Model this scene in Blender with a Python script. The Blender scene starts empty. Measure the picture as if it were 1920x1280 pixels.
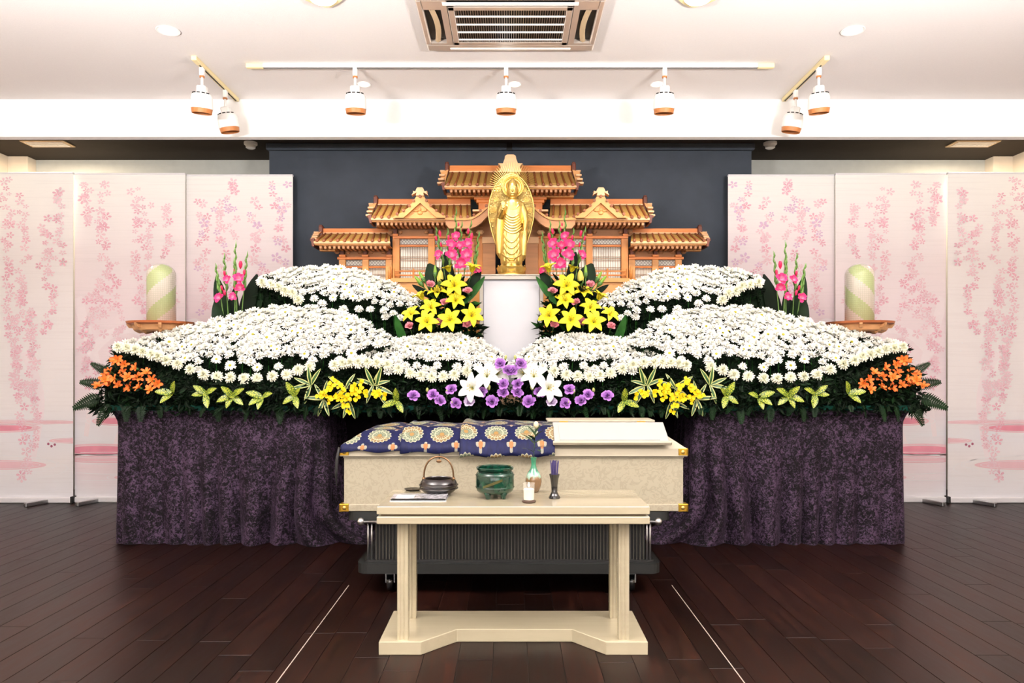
import bpy, math, random
from mathutils import Vector, Matrix, noise
R = math.radians
sc = bpy.context.scene
C = sc.collection
# ------------------------------------------------------------------ camera, world, large lights, exposure
F, EYE, CX, HY = 1400.0, 1.25, 957.0, 690.0            # focal length in px, eye height, vanishing point in the 1920x1280 frame
cam_d = bpy.data.cameras.new('camera'); cam = bpy.data.objects.new('camera', cam_d); C.objects.link(cam)
cam_d.sensor_width = 36.0; cam_d.lens = 36.0 * F / 1920.0
cam_d.shift_x = (960 - CX) / 1920.0; cam_d.shift_y = (HY - 640) / 1920.0
cam.location = (0, 0, EYE); cam.rotation_euler = (R(90), 0, 0); cam_d.clip_start = 0.05
sc.camera = cam
w = bpy.data.worlds.new('world'); sc.world = w; w.use_nodes = True
w.node_tree.nodes['Background'].inputs[0].default_value = (1, 0.98, 0.96, 1)
w.node_tree.nodes['Background'].inputs[1].default_value = 0.2
sc.view_settings.view_transform = 'Standard'; sc.view_settings.look = 'None'
sc.view_settings.exposure = -0.18; sc.view_settings.gamma = 1.0; sc.view_settings.use_curve_mapping = False
def area(name, loc, rot, sx, sy, power, col=(1, 1, 1)):
    d = bpy.data.lights.new(name, 'AREA'); d.shape = 'RECTANGLE'; d.size = sx; d.size_y = sy; d.energy = power; d.color = col
    o = bpy.data.objects.new(name, d); C.objects.link(o); o.location = loc; o.rotation_euler = rot
    return o
area('rear_fill_light', (0, -3.9, 2.3), (R(96), 0, 0), 7.5, 1.7, 250, (1.0, 0.97, 0.96))  # frontal fill added at the unseen rear wall
for x in (-2.6, 2.6):
    area('ceiling_fill_light', (x, 1.6, 3.44), (0, 0, 0), 1.2, 1.2, 20, (1.0, 0.96, 0.92))  # added downward fill, out of view

for x in (-2.2, 2.2):
    area('uplight_fill', (x, 1.5, 2.24), (R(180), 0, 0), .7, .7, 820, (1.0, 0.95, 0.92))  # added fill aimed up to brighten the ceiling, out of view
sc.cycles.max_bounces = 6; sc.cycles.diffuse_bounces = 3; sc.cycles.glossy_bounces = 3; sc.cycles.transmission_bounces = 6; sc.cycles.caustics_reflective = False; sc.cycles.caustics_refractive = False

# ------------------------------------------------------------------ helpers
def P(px, py, D): return Vector(((px - CX) * D / F, D, EYE + (HY - py) * D / F))
def PM(px, py, D, s):                                   # s=-1: left half as seen, s=+1: mirrored to the right
    v = P(px, py, D)
    if s > 0: v.x = -v.x
    return v
def XP(px, D): return (px - CX) * D / F
def ZP(py, D): return EYE + (HY - py) * D / F
def lin(c):
    c = c / 255.0
    return c / 12.92 if c <= 0.04045 else ((c + 0.055) / 1.055) ** 2.4
def rgb(r, g, b): return (lin(r), lin(g), lin(b), 1.0)

class MB:
    def __init__(s): s.v = []; s.f = []; s.m = []; s.uv = None
    def add(s, vs, fs, mi=0):
        n = len(s.v); s.v += [tuple(v) for v in vs]
        for f in fs: s.f.append(tuple(i + n for i in f)); s.m.append(mi)
    def box(s, x0, x1, y0, y1, z0, z1, mi=0, ch=0.0, M=None):
        cx, cy, cz = (x0 + x1) / 2, (y0 + y1) / 2, (z0 + z1) / 2
        hx, hy, hz = abs(x1 - x0) / 2, abs(y1 - y0) / 2, abs(z1 - z0) / 2
        if ch <= 0:
            vs = [(cx + a * hx, cy + b * hy, cz + c * hz) for a in (-1, 1) for b in (-1, 1) for c in (-1, 1)]
            fs = [(0, 1, 3, 2), (4, 6, 7, 5), (0, 4, 5, 1), (2, 3, 7, 6), (0, 2, 6, 4), (1, 5, 7, 3)]
        else:
            c_ = min(ch, hx * .9, hy * .9, hz * .9); vs = []; ix = {}
            for a in (-1, 1):
                for b in (-1, 1):
                    for c in (-1, 1):
                        ix[a, b, c, 0] = len(vs); vs.append((cx + a * hx, cy + b * (hy - c_), cz + c * (hz - c_)))
                        ix[a, b, c, 1] = len(vs); vs.append((cx + a * (hx - c_), cy + b * hy, cz + c * (hz - c_)))
                        ix[a, b, c, 2] = len(vs); vs.append((cx + a * (hx - c_), cy + b * (hy - c_), cz + c * hz))
            fs = []
            q = [(-1, -1), (1, -1), (1, 1), (-1, 1)]
            for a in (-1, 1):
                fs.append([ix[a, b, c, 0] for b, c in (q if a > 0 else q[::-1])])
                fs.append([ix[b, a, c, 1] for b, c in (q[::-1] if a > 0 else q)])
                fs.append([ix[b, c, a, 2] for b, c in (q if a > 0 else q[::-1])])
            for a in (-1, 1):
                for b in (-1, 1):
                    e = [[ix[a, b, -1, 0], ix[a, b, 1, 0], ix[a, b, 1, 1], ix[a, b, -1, 1]],
                         [ix[a, -1, b, 0], ix[a, -1, b, 2], ix[a, 1, b, 2], ix[a, 1, b, 0]],
                         [ix[-1, a, b, 1], ix[1, a, b, 1], ix[1, a, b, 2], ix[-1, a, b, 2]]]
                    sg = a * b
                    fs.append(e[0][::-1] if sg > 0 else e[0]); fs.append(e[1][::-1] if sg > 0 else e[1]); fs.append(e[2] if sg < 0 else e[2][::-1])
            for a in (-1, 1):
                for b in (-1, 1):
                    for c in (-1, 1):
                        t = [ix[a, b, c, 0], ix[a, b, c, 1], ix[a, b, c, 2]]
                        fs.append(t if a * b * c > 0 else t[::-1])
        if M is not None: vs = [M @ Vector(v) for v in vs]
        s.add(vs, fs, mi); return s
    def tube(s, pts, r, n=8, mi=0, caps=True):
        pts = [Vector(p) for p in pts]; k = len(pts)
        rs = r if isinstance(r, (list, tuple)) else [r] * k
        vs = []; up = None
        for i, p in enumerate(pts):
            t = (pts[min(i + 1, k - 1)] - pts[max(i - 1, 0)]).normalized()
            if up is None: up = Vector((0, 0, 1)) if abs(t.z) < .9 else Vector((1, 0, 0))
            a = t.cross(up)
            if a.length < 1e-6: a = t.orthogonal()
            a.normalize(); b = a.cross(t); up = b
            for j in range(n):
                g = 2 * math.pi * j / n
                vs.append(p + (a * math.cos(g) + b * math.sin(g)) * rs[i])
        fs = []
        for i in range(k - 1):
            for j in range(n):
                j2 = (j + 1) % n
                fs.append((i * n + j, (i + 1) * n + j, (i + 1) * n + j2, i * n + j2))
        if caps: fs.append(tuple(range(n))); fs.append(tuple(reversed(range((k - 1) * n, k * n))))
        s.add(vs, fs, mi); return s
    def lathe(s, prof, n=24, c=(0, 0, 0), mi=0, M=None, cap=True):
        vs = []; fs = []; k = len(prof)
        for r, z in prof:
            for j in range(n):
                g = 2 * math.pi * j / n; vs.append(Vector((r * math.cos(g), r * math.sin(g), z)))
        for i in range(k - 1):
            for j in range(n):
                j2 = (j + 1) % n; fs.append((i * n + j, i * n + j2, (i + 1) * n + j2, (i + 1) * n + j))
        if cap: fs.append(tuple(reversed(range(n)))); fs.append(tuple(range((k - 1) * n, k * n)))
        if M is not None: vs = [M @ v for v in vs]
        c = Vector(c); s.add([v + c for v in vs], fs, mi); return s
    def prism(s, poly, y0, y1, mi=0):                   # poly: (x, z) outline
        n = len(poly)
        vs = [(x, y0, z) for x, z in poly] + [(x, y1, z) for x, z in poly]
        fs = [tuple(range(n)), tuple(reversed(range(n, 2 * n)))]
        for i in range(n):
            j = (i + 1) % n; fs.append((i, i + n, j + n, j))
        s.add(vs, fs, mi); return s
    def slab(s, poly, z0, z1, mi=0):                    # poly: (x, y) outline
        n = len(poly)
        vs = [(x, y, z0) for x, y in poly] + [(x, y, z1) for x, y in poly]
        fs = [tuple(reversed(range(n))), tuple(range(n, 2 * n))]
        for i in range(n):
            j = (i + 1) % n; fs.append((i, j, j + n, i + n))
        s.add(vs, fs, mi); return s
    def grid(s, rows, mi=0):                            # rows: list of lists of points
        a = len(rows); b = len(rows[0])
        s.add([p for r in rows for p in r], [(i * b + j, i * b + j + 1, (i + 1) * b + j + 1, (i + 1) * b + j) for i in range(a - 1) for j in range(b - 1)], mi); return s
    def ell(s, c, rad, nu=12, nv=8, mi=0, M=None):
        vs = []; fs = []
        for i in range(nv + 1):
            t = math.pi * i / nv
            for j in range(nu):
                g = 2 * math.pi * j / nu
                vs.append(Vector((rad[0] * math.sin(t) * math.cos(g), rad[1] * math.sin(t) * math.sin(g), rad[2] * math.cos(t))))
        for i in range(nv):
            for j in range(nu):
                j2 = (j + 1) % nu; fs.append((i * nu + j, (i + 1) * nu + j, (i + 1) * nu + j2, i * nu + j2))
        if M is not None: vs = [M @ v for v in vs]
        c = Vector(c); s.add([v + c for v in vs], fs, mi); return s
    def mesh(s, name, mats, smooth=False, off=(0, 0, 0)):
        me = bpy.data.meshes.new(name); ox, oy, oz = off
        me.from_pydata([(a - ox, b - oy, c - oz) for a, b, c in s.v], [], s.f)
        ml = mats if isinstance(mats, (list, tuple)) else [mats]
        for m in ml: me.materials.append(m)
        if len(ml) > 1: me.polygons.foreach_set('material_index', s.m)
        if smooth is True: me.polygons.foreach_set('use_smooth', [True] * len(s.f))
        me.validate(); me.update()
        if smooth and smooth is not True: me.set_sharp_from_angle(angle=R(smooth)) if False else None
        return me
    def build(s, name, mats, parent=None, smooth=False, recalc=False):
        off = root_loc(parent) if parent is not None else (0, 0, 0)
        me = s.mesh(name, mats, bool(smooth), off)
        if recalc:
            import bmesh
            bm = bmesh.new(); bm.from_mesh(me); bmesh.ops.recalc_face_normals(bm, faces=bm.faces); bm.to_mesh(me); bm.free()
        if smooth and smooth is not True:
            me.set_sharp_from_angle(angle=R(smooth))
        return link(name, me, parent)
def root_loc(p):
    v = Vector((0, 0, 0))
    while p is not None: v += p.location; p = p.parent
    return v
def link(name, data, parent=None):
    o = bpy.data.objects.new(name, data); C.objects.link(o)
    if parent is not None: o.parent = parent
    return o
def tag(o, label=None, cat=None, group=None, kind=None):
    if label: o['label'] = label
    if cat: o['category'] = cat
    if group: o['group'] = group
    if kind: o['kind'] = kind
    return o
def thing(name, label, cat, loc=(0, 0, 0), group=None):
    o = link(name, None); o.location = loc; o.empty_display_size = .05
    return tag(o, label, cat, group)
def struct(o): o['kind'] = 'structure'; return o
def aim(d, roll=0.0):                                   # rotation that turns local +Z towards d
    d = Vector(d).normalized(); q = d.to_track_quat('Z', 'Y')
    return q.to_matrix().to_4x4() @ Matrix.Rotation(roll, 4, 'Z')
def lerp_poly(poly, x):
    if x <= poly[0][0]: return poly[0][1]
    for (a, b), (c, d) in zip(poly, poly[1:]):
        if x <= c: return b + (d - b) * (x - a) / (c - a)
    return poly[-1][1]
SIDE = {-1: 'left', 1: 'right'}

# ------------------------------------------------------------------ materials
class NT:
    def __init__(s, name):
        s.mat = bpy.data.materials.new(name); s.mat.use_nodes = True; s.t = s.mat.node_tree
        s.b = s.t.nodes['Principled BSDF']
    def n(s, typ, **kw):
        o = s.t.nodes.new(typ)
        for k, v in kw.items(): setattr(o, k, v)
        return o
    def l(s, a, b): s.t.links.new(a, b)
    def set(s, node, i, v):
        if hasattr(v, 'is_output'): s.l(v, node.inputs[i])
        else: node.inputs[i].default_value = v
    def math(s, op, a, b=0.0, c=0.0):
        o = s.n('ShaderNodeMath', operation=op); s.set(o, 0, a); s.set(o, 1, b)
        if len(o.inputs) > 2: s.set(o, 2, c)
        return o.outputs[0]
    def mix(s, f, a, b):
        o = s.n('ShaderNodeMix', data_type='RGBA'); s.set(o, 0, f); s.set(o, 6, a); s.set(o, 7, b); return o.outputs[2]
    def ramp(s, f, stops):
        o = s.n('ShaderNodeValToRGB'); s.set(o, 0, f); e = o.color_ramp.elements
        while len(e) < len(stops): e.new(.5)
        for i, (p, c) in enumerate(stops): e[i].position = p; e[i].color = c
        return o.outputs[0]
    def coord(s, which='Object', scale=(1, 1, 1), loc=(0, 0, 0)):
        o = s.n('ShaderNodeTexCoord'); m = s.n('ShaderNodeMapping'); s.l(o.outputs[which], m.inputs[0])
        m.inputs['Scale'].default_value = scale; m.inputs['Location'].default_value = loc; return m.outputs[0]
    def noise(s, vec, scale=5, detail=4, rough=.5, dist=0.0):
        o = s.n('ShaderNodeTexNoise'); s.l(vec, o.inputs['Vector'])
        o.inputs['Scale'].default_value = scale; o.inputs['Detail'].default_value = detail; o.inputs['Roughness'].default_value = rough; o.inputs['Distortion'].default_value = dist
        return o.outputs[0]
    def bump(s, h, strength=.3, dist=.01):
        o = s.n('ShaderNodeBump'); s.l(h, o.inputs['Height']); o.inputs['Strength'].default_value = strength; o.inputs['Distance'].default_value = dist
        s.l(o.outputs[0], s.b.inputs['Normal'])
    def base(s, c, rough=.5, metal=0.0, spec=.5, coat=0.0):
        s.set(s.b, 'Base Color', c); s.set(s.b, 'Roughness', rough); s.set(s.b, 'Metallic', metal); s.set(s.b, 'Specular IOR Level', spec)
        s.b.inputs['Coat Weight'].default_value = coat; return s.mat
def plain(name, c, rough=.5, metal=0.0, spec=.5, coat=0.0, var=.08, vs=14.0, bump=0.0, bs=60.0, stretch=(1, 1, 1)):
    t = NT(name); v = t.coord('Object', stretch)
    k = t.noise(v, vs, 4, .55)
    a = tuple(x * (1 - var) for x in c[:3]) + (1,); b = tuple(min(1, x * (1 + var)) for x in c[:3]) + (1,)
    col = t.ramp(k, [(.3, a), (.7, b)])
    if bump: t.bump(t.noise(v, bs, 3, .6), bump, .004)
    return t.base(col, rough, metal, spec, coat)
def petal_mat(name, c0, c1, rough=.55, kk=1.0):
    """petal colour from the heart (c0) to the tip (c1) by distance from the flower's own origin"""
    t = NT(name); tc = t.n('ShaderNodeTexCoord'); ln = t.n('ShaderNodeVectorMath', operation='LENGTH'); t.l(tc.outputs['Object'], ln.inputs[0])
    k = t.math('MULTIPLY', ln.outputs['Value'], 14.0 * kk)
    oi = t.n('ShaderNodeObjectInfo'); col = t.ramp(k, [(0.05, c0), (.7, c1)])
    hs = t.n('ShaderNodeHueSaturation'); t.l(col, hs.inputs['Color'])
    t.l(t.math('MULTIPLY_ADD', oi.outputs['Random'], .14, .93), hs.inputs['Value'])
    m = t.base(hs.outputs[0], rough, 0, .3)
    return m
def leaf_mat(name, c0, c1, rough=.4, scale=9.0):
    t = NT(name); oi = t.n('ShaderNodeObjectInfo'); v = t.coord('Object')
    col = t.ramp(t.noise(v, scale, 3, .6), [(.3, c0), (.7, c1)])
    hs = t.n('ShaderNodeHueSaturation'); t.l(col, hs.inputs['Color']); t.l(t.math('MULTIPLY_ADD', oi.outputs['Random'], .5, .75), hs.inputs['Value'])
    return t.base(hs.outputs[0], rough, 0, .12)
def wood_mat(name, c, axis='X', rough=.45, amt=.16, scale=9.0, coat=0.0):
    t = NT(name); st = {'X': (1, 12, 12), 'Y': (12, 1, 12), 'Z': (12, 12, 1)}[axis]
    v = t.coord('Object', st); oi = t.n('ShaderNodeObjectInfo')
    k = t.noise(v, scale / 3, 6, .6, .4)
    a = tuple(x * (1 - amt) for x in c[:3]) + (1,); b = tuple(min(1, x * (1 + amt)) for x in c[:3]) + (1,)
    col = t.ramp(k, [(.3, a), (.68, b)])
    hs = t.n('ShaderNodeHueSaturation'); t.l(col, hs.inputs['Color']); t.l(t.math('MULTIPLY_ADD', oi.outputs['Random'], .2, .9), hs.inputs['Value'])
    t.bump(k, .08, .002)
    return t.base(hs.outputs[0], rough, 0, .4, coat)
def glow(name, c, e):
    t = NT(name); t.set(t.b, 'Base Color', c); t.set(t.b, 'Emission Color', c); t.set(t.b, 'Emission Strength', e); return t.mat

M = {}
M['ceiling'] = plain('ceiling_paper', rgb(236, 230, 229), .9, var=.015, vs=90, bump=.25, bs=160, spec=.2)
M['beam'] = plain('beam_paint', rgb(248, 246, 244), .85, var=.01, spec=.2)
M['dark_ceiling'] = plain('dark_ceiling_paint', rgb(58, 52, 46), .85, var=.05, spec=.2)
M['wall_grey'] = plain('wall_grey', rgb(205, 208, 203), .85, var=.03, bump=.1, spec=.2)
M['wall_warm'] = plain('wall_warm', rgb(238, 226, 208), .85, var=.02, spec=.2)
M['screen'] = plain('blackout_fabric', rgb(70, 77, 87), .8, var=.08, vs=5, bump=.08, bs=400, spec=.2)
M['white_paint'] = plain('white_paint', rgb(245, 244, 240), .4, var=.01)
M['white_metal'] = plain('white_enamel', rgb(246, 245, 242), .35, var=.01)
M['cream_cap'] = plain('cream_plastic', rgb(240, 222, 170), .45, var=.02)
M['brown_in'] = plain('amber_baffle', rgb(190, 120, 66), .5, var=.05)
M['black'] = plain('matte_black', rgb(9, 9, 10), .65, var=.1)
M['black_gloss'] = plain('black_gloss', rgb(16, 16, 18), .15, var=.1, coat=.5)
M['ac'] = plain('champagne_panel', rgb(206, 192, 180), .28, .55, var=.03)
M['steel'] = plain('brushed_steel', rgb(190, 190, 192), .3, 1.0, var=.05)
M['gold'] = plain('gilt', rgb(220, 188, 110), .32, 1.0, var=.07, vs=30)
M['gold_fit'] = plain('gold_fitting', rgb(222, 178, 70), .3, 1.0, var=.12, vs=60)
M['vent'] = plain('vent_plate', rgb(200, 175, 140), .6, var=.04)
M['lamp'] = glow('lamp_disc', (1, .93, .82, 1), 6.0)
# ------------------------------------------------------------------ room shell
XW, YB, YF, ZC, ZC2, YBEAM = 5.09, 7.70, -4.0, 3.52, 3.395, 6.30
def floor_mat():
    t = NT('dark_floor_board'); oi = t.n('ShaderNodeObjectInfo'); v0 = t.coord('Object', (14, 1.6, 1))
    off = t.n('ShaderNodeVectorMath', operation='ADD'); t.l(v0, off.inputs[0])
    cmb = t.n('ShaderNodeCombineXYZ'); t.l(t.math('MULTIPLY', oi.outputs['Random'], 50), cmb.inputs[0]); t.l(t.math('MULTIPLY', oi.outputs['Random'], 31), cmb.inputs[1]); t.l(cmb.outputs[0], off.inputs[1])
    k = t.noise(off.outputs[0], 2.2, 6, .62, .6)
    col = t.ramp(k, [(.28, rgb(12, 5, 4)), (.55, rgb(27, 12, 8)), (.8, rgb(46, 22, 14))])
    hs = t.n('ShaderNodeHueSaturation'); t.l(col, hs.inputs['Color']); t.l(t.math('MULTIPLY_ADD', oi.outputs['Random'], .75, .6), hs.inputs['Value'])
    t.bump(k, .06, .002)
    return t.base(hs.outputs[0], t.math('MULTIPLY_ADD', k, .16, .30), 0, .13)
M['floor'] = floor_mat()
M['floor_gap'] = plain('floor_joint', rgb(14, 9, 8), .7)
fl = struct(MB().box(-XW, XW, YF, YB, -.12, -.004).build('floor', M['floor_gap']))
PW, PL = .15, 1.30
pm = MB().box(-PW / 2 + .0012, PW / 2 - .0012, -PL / 2 + .001, PL / 2 - .001, -.004, 0, ch=.0009).mesh('plank', M['floor'])
rnd = random.Random(5)
cells = []
for i in range(-34, 35):
    ph = rnd.random() * PL
    for j in range(-4, 7):
        x = i * PW; y = j * PL + ph
        if abs(x) > XW - PW / 2: continue
        if y + PL / 2 > YB or y - PL / 2 < YF:
            if min(y + PL / 2, YB) - max(y - PL / 2, YF) > .02: cells.append((False, 0, x, y))
            continue
        yn = y + PL / 2
        seen = yn > 2.97 and abs(x) < .72 * (yn) and not (abs(x) < 2.7 and y > 6.05)
        cells.append((seen, abs(x) / max(y, .4), x, y))
seen = [c for c in cells if c[0]]; seen.sort(key=lambda c: c[3])
for k, (sn, q, x, y) in enumerate(seen[:300]):
    o = link('plank', pm, fl); o.location = (x, y, 0)
rest = MB()
for (sn, q, x, y) in [c for c in cells if not c[0]] + seen[300:]:
    rest.box(x - PW / 2 + .0012, x + PW / 2 - .0012, max(y - PL / 2, YF) + .001, min(y + PL / 2, YB) - .001, -.004, 0)
tag(rest.build('plank_field', M['floor'], fl), kind='stuff')
M['seam'] = plain('pale_seam', rgb(176, 160, 150), .4)
for n, x in ((1, -.93), (2, .93)):
    struct(MB().box(x - .0022, x + .0022, 2.0, 4.3, -.001, .0012).build('trim_%d' % n, M['seam']))
struct(MB().box(-XW, XW, YF, YBEAM + .1, ZC, ZC + .12).build('ceiling', M['ceiling']))
struct(MB().box(-XW, XW, YBEAM, YBEAM + .08, 3.20, ZC, ch=.004).build('trim_3', M['beam']))['label'] = 'white beam face below the ceiling'
struct(MB().box(-XW, XW, YBEAM + .08, YB + .1, ZC2, ZC + .12).build('ceiling_recess', M['dark_ceiling']))
struct(MB().box(-XW - .1, XW + .1, YB, YB + .1, -.1, ZC).build('wall_back', M['wall_grey']))
struct(MB().box(-XW - .1, XW + .1, YF - .1, YF, -.1, ZC).build('wall_front', M['wall_warm']))
for s in (-1, 1):
    struct(MB().box(s * XW, s * (XW + .1), YF - .1, YB, -.1, ZC + .1).build('wall_' + SIDE[s], M['wall_warm']))
    struct(MB().box(s * XW, s * 4.89, 7.56, YB, 0, ZC2, ch=.003).build('trim_%d' % (5 + (s > 0)), M['wall_warm']))['label'] = 'pale corner pillar'
# added window, unseen behind the camera, framing the rear fill light
wn = link('added_window_1', None); wn.location = (0, YF, .9); wn['kind'] = 'structure'
wf = MB()
for x in (-3.85, -1.3, 1.3, 3.85): wf.box(x - .05, x + .05, YF, YF + .07, .84, 3.16)
for z in (.84, 3.12): wf.box(-3.9, 3.9, YF, YF + .07, z - .03, z + .04)
wf.build('added_window_frame', M['white_paint'], wn)
# projection screen behind the shrine
DS = 7.16
ps = thing('roller_screen', 'wide dark charcoal roller screen hanging behind the wooden shrine', 'screen', (0, DS, ZP(283, DS)))
MB().box(XP(505, DS), XP(1409, DS), DS, DS + .01, .7, ZP(283, DS)).build('screen_cloth', M['screen'], ps)
MB().box(XP(501, DS), XP(1413, DS), DS - .05, DS + .06, ZP(283, DS), ZP(270, DS), ch=.01).build('screen_case', M['screen'], ps)
for s in (-1, 1):
    MB().box(s * 2.0 - .02, s * 2.0 + .02, DS - .02, DS + .03, ZP(271, DS), ZC2, ch=.002).build('hanger', M['black'], ps)
MB().box(XP(950, DS), XP(960, DS), DS - .058, DS - .05, ZP(285, DS), ZP(268, DS)).build('joint_clip', M['black'], ps)
# ------------------------------------------------------------------ ceiling fixtures
D0, D1, HX = 4.35, 5.27, .583
zb = ZC - .035
ac = thing('ceiling_air_conditioner', 'champagne cassette air conditioner with dark slatted grille in the ceiling', 'air conditioner', (0, (D0 + D1) / 2, ZC))
fr = MB()
gx, g0, g1 = .395, 4.62, 5.165
sx0, sx1, s0, s1 = .435, .545, 4.66, 5.14
z0, z1 = zb, ZC - .001
fr.box(-HX, HX, g1, D1, z0, z1, ch=.012); fr.box(-HX, HX, D0, g0 - .07, z0, z1, ch=.012)
for s in (-1, 1):
    fr.box(s * gx, s * sx0, g0 - .07, g1, z0, z1); fr.box(s * sx1, s * HX, g0 - .07, g1, z0, z1, ch=.008)
    fr.box(s * sx0, s * sx1, g0 - .07, s0, z0, z1); fr.box(s * sx0, s * sx1, s1, g1, z0, z1)
fr.build('panel_frame', M['ac'], ac)
MB().box(-gx, gx, g0 - .07, g1, ZC - .006, ZC - .001).box(-sx1, -sx0, s0, s1, ZC - .006, ZC - .001).box(sx0, sx1, s0, s1, ZC - .006, ZC - .001).build('duct', M['black'], ac)
gf = MB(); b = .045
gf.box(-gx + .004, gx - .004, g0, g0 + b, z0 - .004, z0 + .01, ch=.004).box(-gx + .004, gx - .004, g1 - b, g1 - .004, z0 - .004, z0 + .01, ch=.004)
for s in (-1, 1): gf.box(s * (gx - b), s * (gx - .004), g0, g1 - .004, z0 - .004, z0 + .01, ch=.004)
gf.build('grille_frame', M['ac'], ac)
bars = MB()
for i in range(46):
    x = -gx + b + (2 * gx - 2 * b) * (i + .5) / 46
    bars.box(x - .0016, x + .0016, g0 + b, g1 - b, z0 - .001, z0 + .008)
tag(bars.build('grille_bars', M['steel'], ac), 'thin pale grille bars')
for i in range(4):
    y = g0 + b + (g1 - g0 - 2 * b) * (i + .75) / 4.1
    MB().box(-gx + b, gx - b, y - .006, y + .006, z0 - .004, z0 + .003).build('crossbar', M['white_metal'], ac)
for s in (-1, 1):
    rows = []
    for i in range(9):
        y = s0 + .01 + (s1 - s0 - .02) * i / 8; bow = .02 * math.sin(math.pi * i / 8)
        rows.append([(s * (.478 - bow), y, z0 + .012), (s * (.498 - bow * .4), y, z0 + .002), (s * (.515 - bow), y, z0 + .012)])
    MB().grid(rows).build('louver', M['vent'], ac)
MB().box(-.42, .42, D1 - .055, D1 - .03, z0 - .004, z0 + .002, ch=.002).build('louver', M['white_metal'], ac)
MB().box(-.42, .42, g0 - .055, g0 - .02, z0 - .004, z0 + .002, ch=.002).build('louver', M['white_metal'], ac)

def spot_head(parent, loc, tilt_az):
    """track spotlight hanging at loc; returns lamp mouth position"""
    x, y, z = loc
    MB().box(x - .016, x + .016, y - .022, y + .022, z - .062, z, ch=.006).build('adaptor', M['white_metal'], parent)
    MB().lathe([(.018, 0), (.018, .012)], 14, (x, y, z - .074)).build('collar', M['brown_in'], parent, 40)
    MB().tube([(x, y, z - .07), (x, y, z - .15)], .0095, 10).build('stem', M['white_metal'], parent, 40)
    top = Vector((x, y, z - .135))
    T = Matrix.Translation(top) @ Matrix.Rotation(tilt_az, 4, 'Y') @ Matrix.Rotation(R(8), 4, 'X')
    MB().box(-.034, .034, -.03, .03, -.075, 0, ch=.008, M=T).build('knuckle', M['white_metal'], parent)
    prof = [(.0, -.05), (.055, -.052), (.072, -.066), (.078, -.09), (.08, -.165), (.0775, -.168), (.074, -.165), (.072, -.135), (.0, -.13)]
    MB().lathe(prof[:7], 28, (0, 0, 0), 0, T, cap=False).build('lamp_head', M['white_metal'], parent, 40)
    MB().lathe([(.0765, -.166), (.072, -.2), (.069, -.2), (.066, -.14), (.0, -.135)], 28, (0, 0, 0), 0, T, cap=False).build('baffle', M['brown_in'], parent, 40)
    for k in range(5):
        g = R(-150 + 30 * k)
        c = Vector((math.cos(g) * .066, math.sin(g) * .066, -.058))
        MB().box(-.011, .011, -.003, .003, -.004, .004, M=T @ Matrix.Translation(c) @ Matrix.Rotation(g + R(90), 4, 'Z')).build('cooling_slot', M['black'], parent)
    return T @ Vector((0, 0, -.215)), T
def spot_light(loc, target, power, size=R(75)):
    d = bpy.data.lights.new('spot', 'SPOT'); d.energy = power; d.spot_size = size; d.spot_blend = .6; d.shadow_soft_size = .06; d.color = (1, .93, .83)
    o = bpy.data.objects.new('spot_beam', d); C.objects.link(o); o.location = loc
    o.rotation_euler = (Vector(target) - Vector(loc)).to_track_quat('-Z', 'Y').to_euler(); return o
# long rail
DT = 5.575
rail = thing('lighting_track', 'long white lighting track running across the ceiling', 'lighting track', (0, DT, ZC))
MB().box(XP(494, DT), XP(1420, DT), DT - .018, DT + .018, ZC - .03, ZC, ch=.003).build('rail', M['white_metal'], rail)
MB().box(XP(494, DT), XP(1420, DT), DT - .005, DT + .005, ZC - .0315, ZC - .029).build('rail_slot', M['black'], rail)
for a, b_ in ((462, 494), (1420, 1451)):
    MB().box(XP(a, DT), XP(b_, DT), DT - .019, DT + .019, ZC - .033, ZC, ch=.004).build('end_cap', M['cream_cap'], rail)
for px, nm in ((666, 'left'), (949, 'middle'), (1246, 'right')):
    x = XP(px, DT)
    t = thing('track_spotlight', 'white cylinder spotlight at the %s of the long ceiling track' % nm, 'spotlight', (x, DT, ZC - .03), 'spotlights on the ceiling tracks')
    m, T = spot_head(t, (x, DT, ZC - .03), 0)
    spot_light(m, (x * .8, 6.6, 1.7), 62 if px != 949 else 34)
for s in (-1, 1):
    x = s * 2.30; ya, yb = 5.42, 6.28
    rl = thing('lighting_track', 'short cream lighting track at the %s, pointing towards the altar' % SIDE[s], 'lighting track', (x, ya, ZC))
    MB().box(x - .018, x + .018, ya + .1, yb, ZC - .03, ZC, ch=.003).build('rail', M['cream_cap'], rl)
    MB().box(x - .006, x + .006, ya + .1, yb - .02, ZC - .0315, ZC - .029).build('rail_slot', M['black'], rl)
    MB().box(x - .02, x + .02, ya, ya + .1, ZC - .034, ZC, ch=.004).build('end_cap', M['cream_cap'], rl)
    for k, (y, ti) in enumerate(((5.57, 4), (6.02, -9))):
        t = thing('track_spotlight', 'white spotlight nearer the %s end of the short %s ceiling track' % (('front', 'beam')[k], SIDE[s]), 'spotlight', (x, y, ZC - .03), 'spotlights on the ceiling tracks')
        m, T = spot_head(t, (x, y, ZC - .03), R(ti) * -s)
        spot_light(m, (s * (1.5 + .4 * k), 6.1, 1.4), 44)
def downlight(x, y, nm, r=.062, e=True):
    t = thing('downlight', nm, 'downlight', (x, y, ZC), 'recessed ceiling downlights')
    MB().lathe([(r * 1.25, -.006), (r * 1.22, -.009), (r, -.007), (r * .96, -.002)], 28, (x, y, ZC), cap=False).build('trim_ring', M['white_metal'], t, 40)
    MB().lathe([(0, -.004), (r * .97, -.004)], 28, (x, y, ZC), cap=False).build('lamp_disc', M['lamp'], t)
def ceil_y(py, z=ZC): return F * (z - EYE) / (HY - py)
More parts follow.
